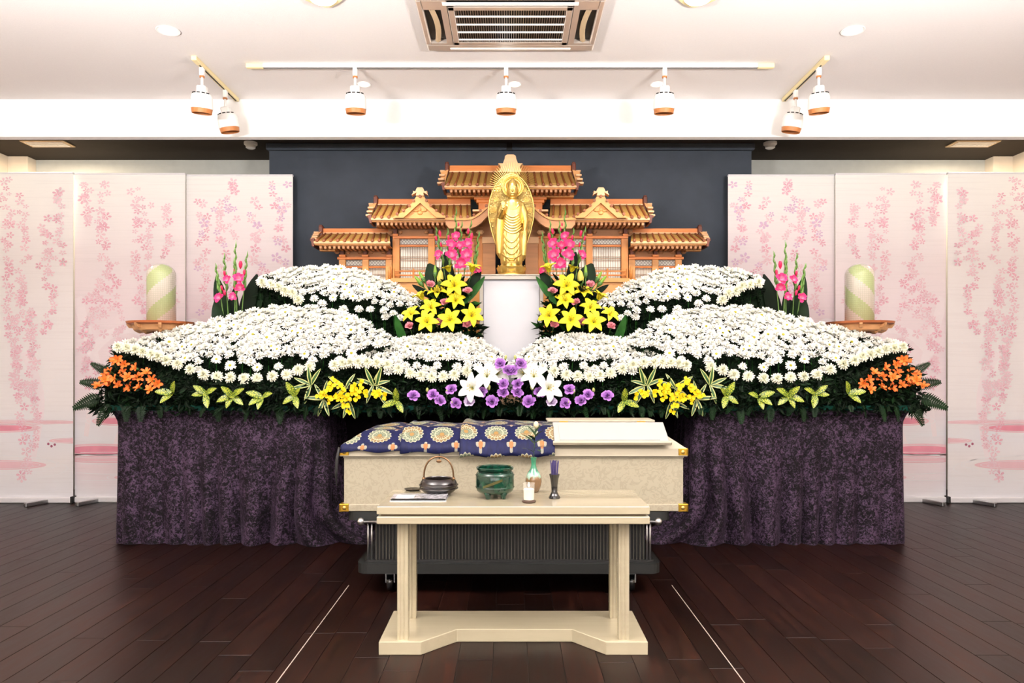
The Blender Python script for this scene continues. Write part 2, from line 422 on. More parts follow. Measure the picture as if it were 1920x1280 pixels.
for s in (-1, 1):
    y = ceil_y(56); downlight(s * (957 - 315) * y / F, y, 'round recessed downlight on the ceiling at the %s side' % SIDE[s])
    y = ceil_y(157); downlight(s * (957 - 682) * y / F, y, 'small downlight in front of the beam behind the %s track spotlight' % SIDE[s], .045)
    y = ceil_y(-8); x = s * (957 - 605) * y / F
    t = thing('ceiling_lamp', 'wide square-petalled ceiling lamp cut by the top edge, %s of the air conditioner' % SIDE[s], 'ceiling lamp', (x, y, ZC))
    pl = []
    for k in range(48):
        g = 2 * math.pi * k / 48; rr = .105 * (1 + .16 * abs(math.cos(2 * g)) ** 3); pl.append((x + rr * math.cos(g), y + rr * math.sin(g)))
    MB().slab(pl, ZC - .014, ZC - .001).build('trim_ring', M['cream_cap'], t)
    MB().lathe([(.085, -.014), (.07, -.03), (.0, -.034)], 28, (x, y, ZC), cap=False).build('lamp_disc', M['lamp'], t, 40)
    y = ceil_y(273, ZC2 - .03); x = s * (957 - 470) * y / F
    t = thing('smoke_detector', 'round white smoke detector on the dark ceiling, %s' % SIDE[s], 'smoke detector', (x, y, ZC2))
    MB().lathe([(.062, 0), (.062, -.02), (.05, -.03)], 24, (x, y, ZC2), cap=True).build('base', M['white_metal'], t, 40)
    MB().lathe([(.046, -.03), (.044, -.052), (.03, -.06)], 24, (x, y, ZC2)).build('sensor_cap', M['white_metal'], t, 40)
    y = ceil_y(265.5, ZC2); x = s * (957 - 85) * y / F
    t = thing('ceiling_vent', 'flat beige ceiling vent on the dark recess ceiling at far %s' % SIDE[s], 'vent', (x, y, ZC2))
    MB().box(x - .21, x + .21, y - .06, y + .14, ZC2 - .014, ZC2 - .001, ch=.004).build('vent_frame', M['vent'], t)
    area('recess_lamp_light', (x, y + .05, ZC2 - .03), (0, 0, 0), .3, .15, 26, (1, .8, .58))
    for k in range(4): MB().box(x - .18, x + .18, y - .035 + k * .04, y - .015 + k * .04, ZC2 - .019, ZC2 - .013).build('slat', M['white_metal'], t)
y = ceil_y(157); downlight((965 - 957) * y / F, y, 'small downlight in front of the beam behind the middle track spotlight', .045)
for x, n in ((-2.6, 'left'), (2.6, 'right')):
    t = thing('added_ceiling_panel', 'square ceiling panel added out of view for fill light, %s' % n, 'ceiling light', (x, 1.6, ZC))  # added housing around the downward fill, never in view
    MB().box(x - .66, x + .66, .94, 2.26, ZC - .06, ZC - .001, ch=.01).build('housing', M['white_metal'], t)

for x, n in ((-2.2, 'left'), (2.2, 'right')):
    t = thing('added_fill_pendant', 'shallow white pendant bowl added out of view for ceiling fill, %s' % n, 'pendant lamp', (x, 1.5, ZC))  # added bowl that holds the ceiling fill, never in view
    MB().lathe([(.0, -1.4), (.3, -1.38), (.42, -1.32), (.43, -1.31), (.41, -1.31), (.29, -1.365), (.0, -1.385)], 32, (x, 1.5, ZC), cap=False).build('bowl', M['white_metal'], t, 40)
    for k in range(3):
        g = 2 * math.pi * k / 3; MB().tube([(x + .41 * math.cos(g), 1.5 + .41 * math.sin(g), ZC - 1.32), (x, 1.5, ZC)], .004, 6).build('cord', M['steel'], t)
# ------------------------------------------------------------------ printed banner screens
def banner_mat(name, tint, ox):
    t = NT(name); tc = t.n('ShaderNodeTexCoord'); sp = t.n('ShaderNodeSeparateXYZ'); t.l(tc.outputs['Object'], sp.inputs[0])
    z = t.math('DIVIDE', sp.outputs[2], 3.07)
    v = t.coord('Object', (1, 1, 1), (ox, 0, 0))
    k = t.noise(v, 1.1, 3, .5, .3)
    w = lambda a, b: tuple(a[i] + (b[i] - a[i]) * tint for i in range(3)) + (1,)
    wh, pk = rgb(249, 247, 247), rgb(247, 226, 233)
    zz = t.math('ADD', z, t.math('MULTIPLY_ADD', k, .16, -.08))
    col = t.ramp(zz, [(.02, rgb(244, 242, 247)), (.12, w(wh, rgb(247, 222, 229))), (.2, rgb(244, 242, 247)), (.30, w(wh, pk)), (.56, w(wh, pk)), (.78, w(rgb(249, 244, 244), rgb(249, 238, 242))), (.97, rgb(250, 248, 245))])
    st = t.noise(t.coord('Object', (.6, 1, 45)), 2.0, 3, .6)
    col2 = t.mix(t.math('MULTIPLY', t.math('GREATER_THAN', st, .56), .12), col, rgb(222, 212, 214))
    return t.base(col2, .75, 0, .2)
M['blossom_a'] = plain('print_pale_pink', rgb(243, 214, 222), .8, var=.05, spec=.1)
M['blossom_b'] = plain('print_pink', rgb(236, 190, 205), .8, var=.06, spec=.1)
M['blossom_c'] = plain('print_mauve', rgb(226, 196, 222), .8, var=.06, spec=.1)
M['print_white'] = plain('print_white', rgb(246, 244, 247), .8, var=.01, spec=.1)
M['print_rose'] = plain('print_rose', rgb(228, 150, 168), .8, var=.12, vs=5, spec=.1)
M['print_blush'] = plain('print_blush', rgb(240, 200, 208), .8, var=.05, vs=5, spec=.1)
M['print_dark'] = plain('print_plum', rgb(164, 96, 120), .8, spec=.1)
M['print_bough'] = plain('print_bough', rgb(250, 238, 242), .8, var=.015, spec=.1)
BM = [M['blossom_a'], M['blossom_b'], M['blossom_c'], M['print_white'], M['print_rose'], M['print_blush'], M['print_dark'], M['print_bough']]
M['banner_edge'] = plain('banner_edge', rgb(238, 236, 240), .5, var=.01)
def blossom(mb, x, z, y, r, mi, rot, n=5, sq=1.0, mi2=1):
    for k in range(n):
        g = rot + 2 * math.pi * k / n
        pts = []
        for (a, q) in ((.12, 0), (.6, -.26), (.92, -.2), (1.02, 0), (.92, .2), (.6, .26)):
            pts.append((x + r * (a * math.cos(g) - q * math.sin(g)), y, z + r * sq * (a * math.sin(g) + q * math.cos(g))))
        mb.add(pts, [tuple(range(6))[::-1] if False else (5, 4, 3, 2, 1, 0)], mi)
        mb.add([(x, y - .00001, z), (x + r * (.55 * math.cos(g + .1)), y - .00001, z + r * sq * .55 * math.sin(g + .1)), (x + r * (.55 * math.cos(g - .1)), y - .00001, z + r * sq * .55 * math.sin(g - .1))], [(0, 1, 2)], mi2)
def ring(mb, x, z, y, a, b, wd, mi, x0, x1, n=64):
    for k in range(n):
        g0_, g1_ = 2 * math.pi * k / n, 2 * math.pi * (k + 1) / n
        q = []
        for g, f in ((g0_, 1), (g1_, 1), (g1_, 0), (g0_, 0)):
            q.append((x + (a - wd * (1 - f)) * math.cos(g), y, z + (b - wd * .5 * (1 - f)) * math.sin(g)))
        if all(x0 < p[0] < x1 for p in q): mb.add(q, [(0, 1, 2, 3)], mi)
def disc(mb, x, z, y, a, b, mi, x0, x1, n=40):
    p = [(min(max(x + a * math.cos(2 * math.pi * k / n), x0), x1), y, z + b * math.sin(2 * math.pi * k / n)) for k in range(n)]
    mb.add(p, [tuple(range(n))], mi)
def ribbon(mb, pts, wds, y, mi, x0, x1):
    rows = []
    for i, (x, z) in enumerate(pts):
        a = pts[max(i - 1, 0)]; b = pts[min(i + 1, len(pts) - 1)]
        d = Vector((b[0] - a[0], b[1] - a[1])).normalized(); w_ = wds[i] / 2
        rows.append([(min(max(x - d.y * w_, x0), x1), y, z + d.x * w_), (min(max(x + d.y * w_, x0), x1), y, z - d.x * w_)])
    mb.grid(rows, mi)
specs = [  # px left, px right, py top, py bottom, depth, tint, label
    (-64, 137, 324, 942, 6.94, .18, 'outermost'), (140, 347.5, 325.5, 941, 6.98, .75, 'middle'), (349, 549, 328, 939, 7.02, .95, 'innermost')]
for s in (-1, 1):
    for bi, (pa, pb, pt, pbot, D, tint, nm) in enumerate(specs):
        xs = sorted((PM(pa, 0, D, s).x, PM(pb, 0, D, s).x)); zt, zl = ZP(pt, D), ZP(pbot, D)
        if xs[0] < -XW + .02: xs[0] = -XW + .02
        if xs[1] > XW - .02: xs[1] = XW - .02
        lab = '%s tall white and pink blossom print banner on the %s' % (nm, SIDE[s])
        t = thing('banner_stand', lab, 'banner', ((xs[0] + xs[1]) / 2, D, 0), 'blossom print banners either side of the altar')
        MB().box(xs[0], xs[1], D, D + .004, zl + .05, zt).build('printed_sheet', banner_mat('banner_print_%d' % bi, tint, bi * 3.1 * s), t)
        MB().box(xs[0], xs[1], D - .006, D + .03, zt - .012, zt + .006, ch=.003).build('top_rail', M['banner_edge'], t)
        MB().box(xs[0], xs[1], D - .03, D + .05, zl, zl + .052, ch=.008).build('base_case', M['banner_edge'], t)
        MB().tube([((xs[0] + xs[1]) / 2, D + .03, zl + .03), ((xs[0] + xs[1]) / 2, D + .03, zt)], .012, 8).build('support_pole', M['steel'], t)
        fx = {0: (88,), 1: (182,), 2: (400, 500)}[bi]
        for p in fx:
            xx = PM(p, 0, D, s).x
            MB().box(-.016, .016, -.17, .17, -.018, .018, ch=.004, M=Matrix.Translation((xx, D - .06, .018)) @ Matrix.Rotation(R(22) * s, 4, 'Z')).build('foot', M['steel'], t)
            MB().box(xx - .02, xx + .02, D - .01, D + .03, .03, zl + .01).build('foot_block', M['black'], t)
        for xx in xs: MB().box(xx - .008, xx + .008, D - .034, D + .054, zl - .004, zl + .06).build('end_plate', M['black'] if bi < 2 else M['banner_edge'], t)
        # printed artwork: trailing blossom sprays, pale boughs, pond ripples (flat ink on the sheet)
        pr = MB(); rd = random.Random(100 + bi); yb_ = D - .0006; x0, x1 = min(xs), max(xs); wd = 1.0
        X = lambda u: (x0 + u * (x1 - x0)) if s < 0 else (x1 - u * (x1 - x0))
        lo = lambda v: zl + .05 + v * (zt - zl - .06)
        bough = {0: [[(.55, .45), (.7, .3), (.62, .1)]], 1: [[(.02, .62), (.12, .5), (.2, .4), (.14, .28), (.1, .18)], [(.12, .44), (.3, .5), (.5, .52), (.7, .5), (.85, .54), (1, .53)], [(.55, .3), (.42, .2), (.3, .1)]],
                 2: [[(0, .53), (.1, .54), (.2, .5), (.18, .4)], [(.98, .72), (.84, .56), (.72, .46), (.6, .5)]]}[bi]
        for nb_, bl in enumerate(bough):
            pts = []; cr = lambda a, b, c, d, f: .5 * (2 * b + (c - a) * f + (2 * a - 5 * b + 4 * c - d) * f * f + (3 * b - a - 3 * c + d) * f ** 3)
            for i in range(len(bl) - 1):
                k4 = [bl[max(i - 1, 0)], bl[i], bl[i + 1], bl[min(i + 2, len(bl) - 1)]]
                for q in range(8): pts.append((X(cr(*[k_[0] for k_ in k4], q / 8)), lo(cr(*[k_[1] for k_ in k4], q / 8))))
            ribbon(pr, pts, [.10 - .06 * i / len(pts) for i in range(len(pts))], yb_ + .0003 - .00004 * nb_, 7, x0, x1)
        strands = {0: [(.28, .99, .75), (.38, .98, .05), (.5, .93, .5), (.72, .86, .5), (.62, .52, .14), (.88, .95, .72), (.55, .66, .3), (.42, .55, .3)],
                   1: [(.1, .99, .84), (.26, .97, .5), (.34, .72, .45), (.55, .95, .35), (.66, .9, .5), (.85, .9, .6), (.15, .62, .3), (.4, .5, .1), (.5, .48, .3), (.72, .4, .2), (.08, .5, .36)],
                   2: [(.15, .92, .55), (.3, .92, .5), (.42, .98, .8), (.62, .92, .6), (.8, .98, .55), (.92, .99, .9), (.72, .7, .5), (.25, .55, .1), (.18, .4, .1), (.9, .42, .3), (.5, .4, .2)]}[bi]
        nb = 0
        for (u, v0, v1) in strands:
            v = v0; uu = u; a = 0
            while v > v1:
                cnt = 2 if rd.random() < .45 else 1
                for q in range(cnt):
                    bx = X(uu + rd.uniform(-.045, .045)); bz = lo(v) + rd.uniform(-.02, .02); r = rd.uniform(.026, .05)
                    if x0 + r < bx < x1 - r and bz + r < zt - .02:
                        mi = 2 if (bi == 2 and rd.random() < .25) else (0 if rd.random() < .66 else 1)
                        nb += 1; blossom(pr, bx, bz, yb_ - .0004 - nb * .00002, r, mi, rd.random() * 6.3, 5, rd.uniform(.6, 1), 1 if mi == 0 else 4 if mi == 1 else 1)
                v -= rd.uniform(.012, .024); uu += rd.uniform(-.018, .024)
        for q in range(14):
            disc(pr, X(rd.uniform(.1, .95)), lo(rd.uniform(.25, .5)), yb_ - .0002, .008, .006, 3, x0, x1, 8)
        pond = {0: [(.32, .215, .3, .03, 4), (1.05, .175, .22, .018, 5), (.3, .1, .36, .03, 5), (.45, .232, .5, .015, 5)], 1: [(.36, .235, .17, .028, 4), (.22, .145, .3, .04, 4), (.3, .12, .42, .03, 5), (.6, .06, .2, .02, 5)], 2: [(.5, .2, .25, .03, 4)]}[bi]
        for (u, v, a, b_, mi) in pond:
            disc(pr, X(u), lo(v), yb_ - .0003, a * 1.25, b_ * 1.5, 5, x0, x1); disc(pr, X(u), lo(v), yb_ - .0006, a, b_, mi, x0, x1)
            ring(pr, X(u), lo(v), yb_ - .0009, a * 1.6, b_ * 1.9, .008, 3, x0, x1); ring(pr, X(u), lo(v), yb_ - .0009, a * 1.1, b_ * 1.15, .006, 3, x0, x1)
        ring(pr, X(.2), lo(.09), yb_ - .0011, .75, .12, .01, 3, x0, x1); ring(pr, X(.3), lo(.1), yb_ - .0011, .55, .09, .008, 3, x0, x1)
        if bi == 0:
            for (u, v) in ((.77, .165), (.8, .158), (.83, .163)): disc(pr, X(u), lo(v), yb_ - .0012, .012, .012, 6, x0, x1, 10)
        tag(pr.build('blossom_print', BM, t), 'printed trailing blossoms and pond ripples', kind='stuff')
# ------------------------------------------------------------------ altar platform and velvet skirts
def velvet_mat():
    t = NT('crushed_velvet'); v = t.coord('Object')
    k = t.noise(v, 52, 5, .68, 1.2); k2 = t.noise(v, 7, 4, .6, .6)
    mm = t.math('ADD', k, t.math('MULTIPLY_ADD', k2, .34, -.17))
    col = t.ramp(mm, [(.44, rgb(5, 2, 4)), (.50, rgb(26, 18, 27)), (.62, rgb(70, 53, 73))])
    t.bump(k, .35, .004)
    t.b.inputs['Sheen Weight'].default_value = .06; t.b.inputs['Sheen Roughness'].default_value = .4; t.b.inputs['Sheen Tint'].default_value = rgb(190, 160, 200)
    return t.base(col, .75, 0, .15)
M['velvet'] = velvet_mat()
M['shaded_velvet'] = plain('shaded_velvet', rgb(20, 14, 19), .9, var=.3, vs=30, spec=.05)  # recess shade painted in: near-black version of the purple velvet
M['teal'] = plain('dark_green_felt', rgb(18, 62, 52), .8, var=.1, spec=.1)
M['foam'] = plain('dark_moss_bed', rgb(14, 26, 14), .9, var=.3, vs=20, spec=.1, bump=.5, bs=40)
M['tier'] = plain('tier_cloth', rgb(24, 20, 26), .85, var=.15, spec=.1)
DA = 5.30; ZT = .955; XA = 2.80
at = thing('altar_platform', 'wide stepped altar platform under the flower beds', 'altar', (0, DA, 0))
MB().box(-XA - .05, XA + .05, DA - .01, 6.9, ZT - .02, ZT + .03, ch=.006).build('platform_top', M['teal'], at)
MB().box(-2.6, 2.6, 6.02, 6.88, ZT + .03, 1.16).build('riser', M['tier'], at)
for x in (-2.72, -1.42, 1.42, 2.72):
    for y in (5.45, 6.8): MB().box(x - .03, x + .03, y - .03, y + .03, 0, ZT - .02).build('leg', M['black'], at)
def skirt(s):
    path = []                                            # plan path (x, y, weight of fold) from outer back round the front into the recess
    for i in range(13): path.append((-XA, 6.7 - 1.36 * i / 12, .25))
    for i in range(5):
        g = math.pi / 2 * i / 4; path.append((-XA + .04 - .04 * math.cos(g), DA + .04 - .04 * math.sin(g), .25))
    n = 260
    for i in range(1, n): path.append((-XA + .04 + (XA - .04 - 1.47) * i / n, DA, .25 + .75 * (i / n) ** 1.3))
    for i in range(26):
        g = math.pi / 2 * i / 25; path.append((-1.47 + .15 * math.sin(g), DA + .15 - .15 * math.cos(g), 1.0))
    for i in range(1, 41): path.append((-1.32, DA + .15 + .5 * i / 40, 1.0))
    rows = []; NZ = 26; acc = 0; prev = None
    for i, (x, y, w_) in enumerate(path):
        if prev: acc += math.hypot(x - prev[0], y - prev[1])
        prev = (x, y)
        a = path[max(i - 1, 0)]; b = path[min(i + 1, len(path) - 1)]
        d = Vector((b[0] - a[0], b[1] - a[1])).normalized(); nx, ny = d.y, -d.x
        col = []
        for j in range(NZ + 1):
            f = j / NZ; z = .004 + (ZT - .012) * f; low = (1 - f)
            lean = acc * 40 + low * low * 3.0 * w_ * math.sin(acc * 2.7)
            wv = .5 + .5 * math.sin(lean + 2.2 * math.sin(acc * 3.7) + 1.1 * math.sin(acc * 9.3))
            wv2 = .5 + .5 * math.sin(acc * 17 + 1.4 * math.sin(acc * 5))
            amp = w_ * (.004 + .125 * min(1, low * 1.15) ** 1.3)
            e = amp * (wv ** .5) + amp * .3 * wv2 - amp * .5
            e += .055 * max(0, (f - .9) / .1) ** 1.5 * .8 if y > 5.5 or x < -XA + .03 else .02 * max(0, (f - .93) / .07)
            px_, py_ = x + nx * e, y + ny * e
            if x > -1.6:                                  # train of cloth spilling towards the middle at the floor
                tr = max(0, 1 - f / .35) ** 2.6 * (.34 if y < 5.5 else .34 * max(0, 1 - (y - 5.5) / .3)) * min(1, (x + 1.6) / .25)
                px_ += tr
            col.append((px_ * (1 if s < 0 else -1), py_, z))
        rows.append(col)
    mb = MB().grid(rows)
    t = thing('velvet_skirt', 'dark purple crushed velvet skirt covering the %s half of the altar front' % SIDE[s], 'altar skirt', (s * 2.1, DA, 0))
    o = mb.build('drape', M['velvet'], t, True, recalc=True)
    MB().box(s * XA, s * 1.5, DA - .022, DA - .012, ZT - .035, ZT - .005, ch=.003).build('hem_band', M['velvet'], t)
for s in (-1, 1): skirt(s)
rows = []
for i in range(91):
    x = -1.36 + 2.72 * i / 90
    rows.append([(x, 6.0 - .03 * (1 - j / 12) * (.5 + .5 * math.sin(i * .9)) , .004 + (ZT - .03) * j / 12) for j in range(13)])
tag(MB().grid(rows).build('recess_drape', M['shaded_velvet'], None, True, recalc=True), 'velvet cloth with painted-in shade in the recess behind the coffin', 'altar skirt')

# ------------------------------------------------------------------ coffin on its trolley
def coffin_mat():
    t = NT('ivory_brocade'); v = t.coord('Object')
    k = t.noise(v, 17, 2, .45, 2.2); band = t.math('ABSOLUTE', t.math('SUBTRACT', k, .5))
    f = t.math('LESS_THAN', band, .045)
    col = t.mix(f, rgb(156, 148, 128), rgb(146, 138, 119)); t.bump(t.math('MULTIPLY', f, 1.0), .12, .003)
    return t.base(col, t.math('MULTIPLY_ADD', f, -.15, .6), 0, .4)
M['coffin'] = coffin_mat()
M['ivory_plain'] = plain('ivory_cloth', rgb(168, 160, 141), .55, var=.03)
M['coffin_lid'] = plain('lid_cloth', rgb(168, 160, 141), .5, var=.03)
M['window_white'] = plain('satin_white', rgb(166, 163, 158), .4, var=.02)
DC, XC = 4.10, .0176
yb2 = 4.74; wl = .953; wb = .934
zc0, zc1, zc2, zc3, zc4 = .464, .502, .769, .807, .89
cf = thing('coffin', 'ivory brocade coffin with gold corner fittings behind the offering table', 'coffin', (XC, (DC + yb2) / 2, zc0))
MB().box(XC - wl, XC + wl, DC, yb2, zc0, zc1, ch=.003).build('base_moulding', M['coffin'], cf)
MB().box(XC - wb, XC + wb, DC + .015, yb2 - .015, zc1, zc2 - .012).build('body', M['coffin'], cf)
MB().box(XC - wb - .004, XC + wb + .004, DC + .011, yb2 - .011, zc2 - .012, zc2).build('lid_seam', M['ivory_plain'], cf)
def lid_h(x, y):
    dx = wl - abs(x - XC); dy = min(y - DC, yb2 - y)
    return zc3 + (zc4 - zc3) * max(0, min(1, min(dx, dy) / .12))
lid = MB(); i_ = .12
o4 = [(XC - wl, DC), (XC + wl, DC), (XC + wl, yb2), (XC - wl, yb2)]; in4 = [(XC - wl + i_, DC + i_), (XC + wl - i_, DC + i_), (XC + wl - i_, yb2 - i_), (XC - wl + i_, yb2 - i_)]
lid.add([(x, y, zc2) for x, y in o4] + [(x, y, zc3) for x, y in o4] + [(x, y, zc4) for x, y in in4],
        [(3, 2, 1, 0), (8, 9, 10, 11)] + [(k, (k + 1) % 4, (k + 1) % 4 + 4, k + 4) for k in range(4)] + [(k + 4, (k + 1) % 4 + 4, (k + 1) % 4 + 8, k + 8) for k in range(4)])
lid.build('lid', M['coffin_lid'], cf)
MB().box(XC - wl - .002, XC + wl + .002, DC - .002, yb2, zc2 - .003, zc2 + .004, ch=.001).build('lid_piping', M['ivory_plain'], cf)
# face window with its two open flaps on the lid
xw0, xw1 = XP(1038, 4.16), XP(1250, 4.16)
fw = MB().box(xw0 + .02, xw1 - .02, DC + .10, DC + .5, zc4 - .005, zc4 + .012, ch=.003).build('face_window', M['window_white'], cf)
T = Matrix.Translation((0, DC - .012, zc3 + .03)) @ Matrix.Rotation(R(28), 4, 'X')
MB().box(xw0, xw1, -.005, .20, 0, .014, ch=.003, M=T).build('flap', M['window_white'], fw)
MB().box(xw0 - .008, xw1 + .012, -.014, .006, -.004, .018, ch=.004, M=T).build('flap_lip', M['ivory_plain'], fw)
MB().box(xw0 - .02, XP(1224, 4.5), DC + .36, DC + .38, zc4 + .005, zc4 + .05, ch=.003).build('flap', M['window_white'], fw)
MB().box(xw0 - .02, XP(1224, 4.5), DC + .33, DC + .54, zc4 + .04, zc4 + .052, ch=.003).build('flap_board', M['ivory_plain'], fw)
for x in (xw0 + .05, xw1 - .12): MB().box(x, x + .05, DC + .325, DC + .333, zc4 + .038, zc4 + .046).build('hinge', M['gold_fit'], fw)
MB().box(xw0 + .03, xw1 - .05, .012, .19, .0145, .017, M=T).build('lining', M['window_white'], fw)
for sx in (-1, 1):
    for (za, zb_) in ((zc2 + .001, zc3 + .002), (zc0 - .002, zc1 + .003)):
        x = XC + sx * wl; g = MB()
        g.box(x - sx * .048, x + sx * .004, DC - .004, DC + .03, za, zb_, ch=.003)
        g.box(x - sx * .004, x + sx * .005, DC - .004, DC + .06, za, zb_, ch=.002)
        cn = g.build('corner_fitting', M['gold_fit'], cf)
        MB().ell((x - sx * .024, DC - .006, (za + zb_) / 2), (.011, .004, .011), 10, 6).build('rosette', M['gold'], cn, True)
# trolley
tr = thing('coffin_trolley', 'black wheeled trolley with ribbed skirt carrying the coffin', 'trolley', (XC, 4.42, 0))
zt0, zt1 = .121, .176; hx = (1240 - 668) / 2 / 341.0; xm = XP(954, DC)
def rrect(x0, x1, y0, y1, r, n=5):
    p = []
    for cx_, cy_, a0 in ((x1 - r, y0 + r, -90), (x1 - r, y1 - r, 0), (x0 + r, y1 - r, 90), (x0 + r, y0 + r, 180)):
        for k in range(n + 1): g = R(a0 + 90 * k / n); p.append((cx_ + r * math.cos(g), cy_ + r * math.sin(g)))
    return p
M['tray'] = plain('dark_green_black_rubber', rgb(12, 14, 13), .55, var=.15)
MB().slab(rrect(xm - hx, xm + hx, DC, 4.72, .06), zt0, zt1).build('lower_tray', M['tray'], tr)
MB().slab(rrect(xm - hx + .03, xm + hx - .03, DC + .03, 4.69, .05), zt1, zt1 + .012).build('tray_rim', M['black'], tr)
MB().slab(rrect(xm - .89, xm + .89, DC - .0, 4.72, .05), .414, .462).build('upper_frame', M['tray'], tr)
xa, xb = XP(700, DC), XP(1212, DC)
M['pleat'] = plain('ribbed_grey_skirt', rgb(56, 53, 46), .6, var=.08)
MB().box(xa, xb, DC + .052, 4.64, zt1, .414).build('inner_box', M['black'], tr)
np_ = 82
rib = MB().box(-.0022, .0022, 0, .012, zt1 + .012, .412, ch=.001).mesh('rib', M['pleat'])
for i in range(np_):
    o = link('rib', rib, tr); o.location = (xa + (xb - xa) * (i + .5) / np_ - XC, DC + .04 - 4.42, 0)
for px in (687, 694, 1216, 1222):
    MB().tube([(XP(px, DC), DC + .05, zt1), (XP(px, DC), DC + .05, .43)], .006, 8).build('post', M['steel'], tr, True)
for px, sx in ((679, 1), (1232, -1)):
    MB().ell((XP(px, DC), DC - .035, .415), (.021, .021, .021), 14, 10).build('handle_knob', M['steel'], tr, True)
    MB().tube([(XP(px, DC), DC - .035, .415), (XP(px, DC), DC + .01, .42)], .009, 8).build('bracket', M['steel'], tr)
MB().tube([(XP(679, DC), DC - .035, .413), (XP(1232, DC), DC - .035, .413)], .0085, 10).build('push_bar', M['steel'], tr, True)
for px in (727, 1188):
    for y in (DC + .1, 4.6):
        x = XP(px, DC)
        w_ = MB().lathe([(.0, -.016), (.045, -.016), (.05, -.01), (.05, .01), (.045, .016), (.0, .016)], 20, (0, 0, 0), 0, Matrix.Translation((x, y, .05)) @ Matrix.Rotation(R(90), 4, 'Y'), cap=False).build('caster', M['black_gloss'], tr, 40)
        MB().box(x - .026, x + .026, y - .02, y + .02, .095, zt0, ch=.003).box(x - .026, x - .021, y - .02, y + .02, .05, .1).box(x + .021, x + .026, y - .02, y + .02, .05, .1).build('fork', M['steel'], w_)

# brocade cloth over the coffin
def brocade_mat():
    t = NT('blue_gold_brocade'); tc = t.n('ShaderNodeTexCoord'); sp = t.n('ShaderNodeSeparateXYZ'); t.l(tc.outputs['UV'], sp.inputs[0])
    def cell(ou, ov, cu, cv):
        a = t.math('SUBTRACT', t.math('FRACT', t.math('DIVIDE', t.math('ADD', sp.outputs[0], ou), cu)), .5)
        b = t.math('SUBTRACT', t.math('FRACT', t.math('DIVIDE', t.math('ADD', sp.outputs[1], ov), cv)), .5)
        a = t.math('MULTIPLY', a, cu); b = t.math('MULTIPLY', b, cv)
        r = t.math('SQRT', t.math('ADD', t.math('MULTIPLY', a, a), t.math('MULTIPLY', b, b)))
        return r, t.math('ARCTAN2', b, a), a, b
    cu, cv = .168, .168
    r, an, a, b = cell(cu / 2, cv / 2, cu, cv)
    pc = t.math('ABSOLUTE', t.math('COSINE', t.math('MULTIPLY', an, 8)))
    edge = t.math('MULTIPLY_ADD', pc, .010, .056)
    med = t.math('LESS_THAN', r, edge)
    inner = t.math('SUBTRACT', edge, r)
    line = t.math('MAXIMUM', t.math('LESS_THAN', inner, .0055), t.math('MULTIPLY', t.math('LESS_THAN', pc, .28), t.math('GREATER_THAN', r, .02)))
    ring2 = t.math('LESS_THAN', t.math('ABSOLUTE', t.math('SUBTRACT', r, t.math('MULTIPLY_ADD', pc, .006, .034))), .0028)
    core = t.math('LESS_THAN', r, .013)
    ur = t.n('ShaderNodeTexNoise'); t.l(tc.outputs['UV'], ur.inputs['Vector']); ur.inputs['Scale'].default_value = 5.0
    fill = t.mix(t.math('GREATER_THAN', ur.outputs[0], .52), rgb(92, 100, 84), rgb(112, 92, 62))
    mc = t.mix(t.math('MAXIMUM', line, ring2), fill, rgb(156, 154, 130)); mc = t.mix(core, mc, rgb(130, 100, 56))
    r2, an2, a2, b2 = cell(0, 0, cu, cv)
    tri = t.math('LESS_THAN', r2, t.math('MULTIPLY_ADD', t.math('ABSOLUTE', t.math('COSINE', t.math('MULTIPLY', an2, 2))), .020, .006))
    core2 = t.math('LESS_THAN', r2, .012)
    bl = t.ramp(t.noise(t.coord('UV', (1, 1, 1)), 60, 3, .6), [(.3, rgb(6, 9, 40)), (.7, rgb(13, 19, 62))])
    c = t.mix(tri, bl, rgb(128, 126, 114)); c = t.mix(core2, c, rgb(140, 92, 54)); c = t.mix(med, c, mc)
    wv = t.noise(t.coord('UV', (1, 1, 1)), 420, 2, .5); t.bump(wv, .25, .001)
    return t.base(c, .6, .0, .2)
M['brocade'] = brocade_mat()
def fold_part(x0, x1, lift, hem, uoff, lean, parent, seed):
    nx, ny = 44, 40; rows = []; uvs = []
    for i in range(nx + 1):
        u = i / nx; col = []; uc = []
        for j in range(ny + 1):
            v = j / ny; arc = v * .86
            x = x0 + (x1 - x0) * u
            d1, d2 = hem, .146
            if arc < d1: y = DC - .008; z = zc3 - (d1 - arc); yy = DC
            else:
                q = arc - d1; y = DC + min(q * .82, .12) + max(0, q - .146); z = None
            xx = x + lean * (1 - v) * .5
            if z is None:
                z = lid_h(min(max(xx, XC - wl), XC + wl), min(y, yb2)) + .006
            k = 1.0 - abs(2 * u - 1) ** 4
            bump = .016 * noise.noise(Vector((x * 7, y * 6, seed))) + .010 * math.sin(x * 18 + seed) * v
            edge = .018 * math.exp(-((u - .03) / .06) ** 2)
            up = lift + k * max(0, bump + .006) + edge * (.4 + .6 * v)
            if arc < d1: y -= up * .6 + .004; z += .006 * math.sin(x * 30 + seed)
            else: z += up; y -= up * .3 * max(0, 1 - (arc - d1) / .2)
            col.append((xx, y, z)); uc.append((x - uoff, arc - d1 - .085))
        rows.append(col); uvs.append(uc)
    mb = MB().grid(rows); off = root_loc(parent); me = mb.mesh('cloth_fold', M['brocade'], True, off)
    ul = me.uv_layers.new(name='UVMap'); flat = [q for c in uvs for q in c]
    for lp in me.loops: ul.data[lp.index].uv = flat[lp.vertex_index]
    o = link('cloth_fold', me, parent); md = o.modifiers.new('thick', 'SOLIDIFY'); md.thickness = .004; md.offset = 1
    return o
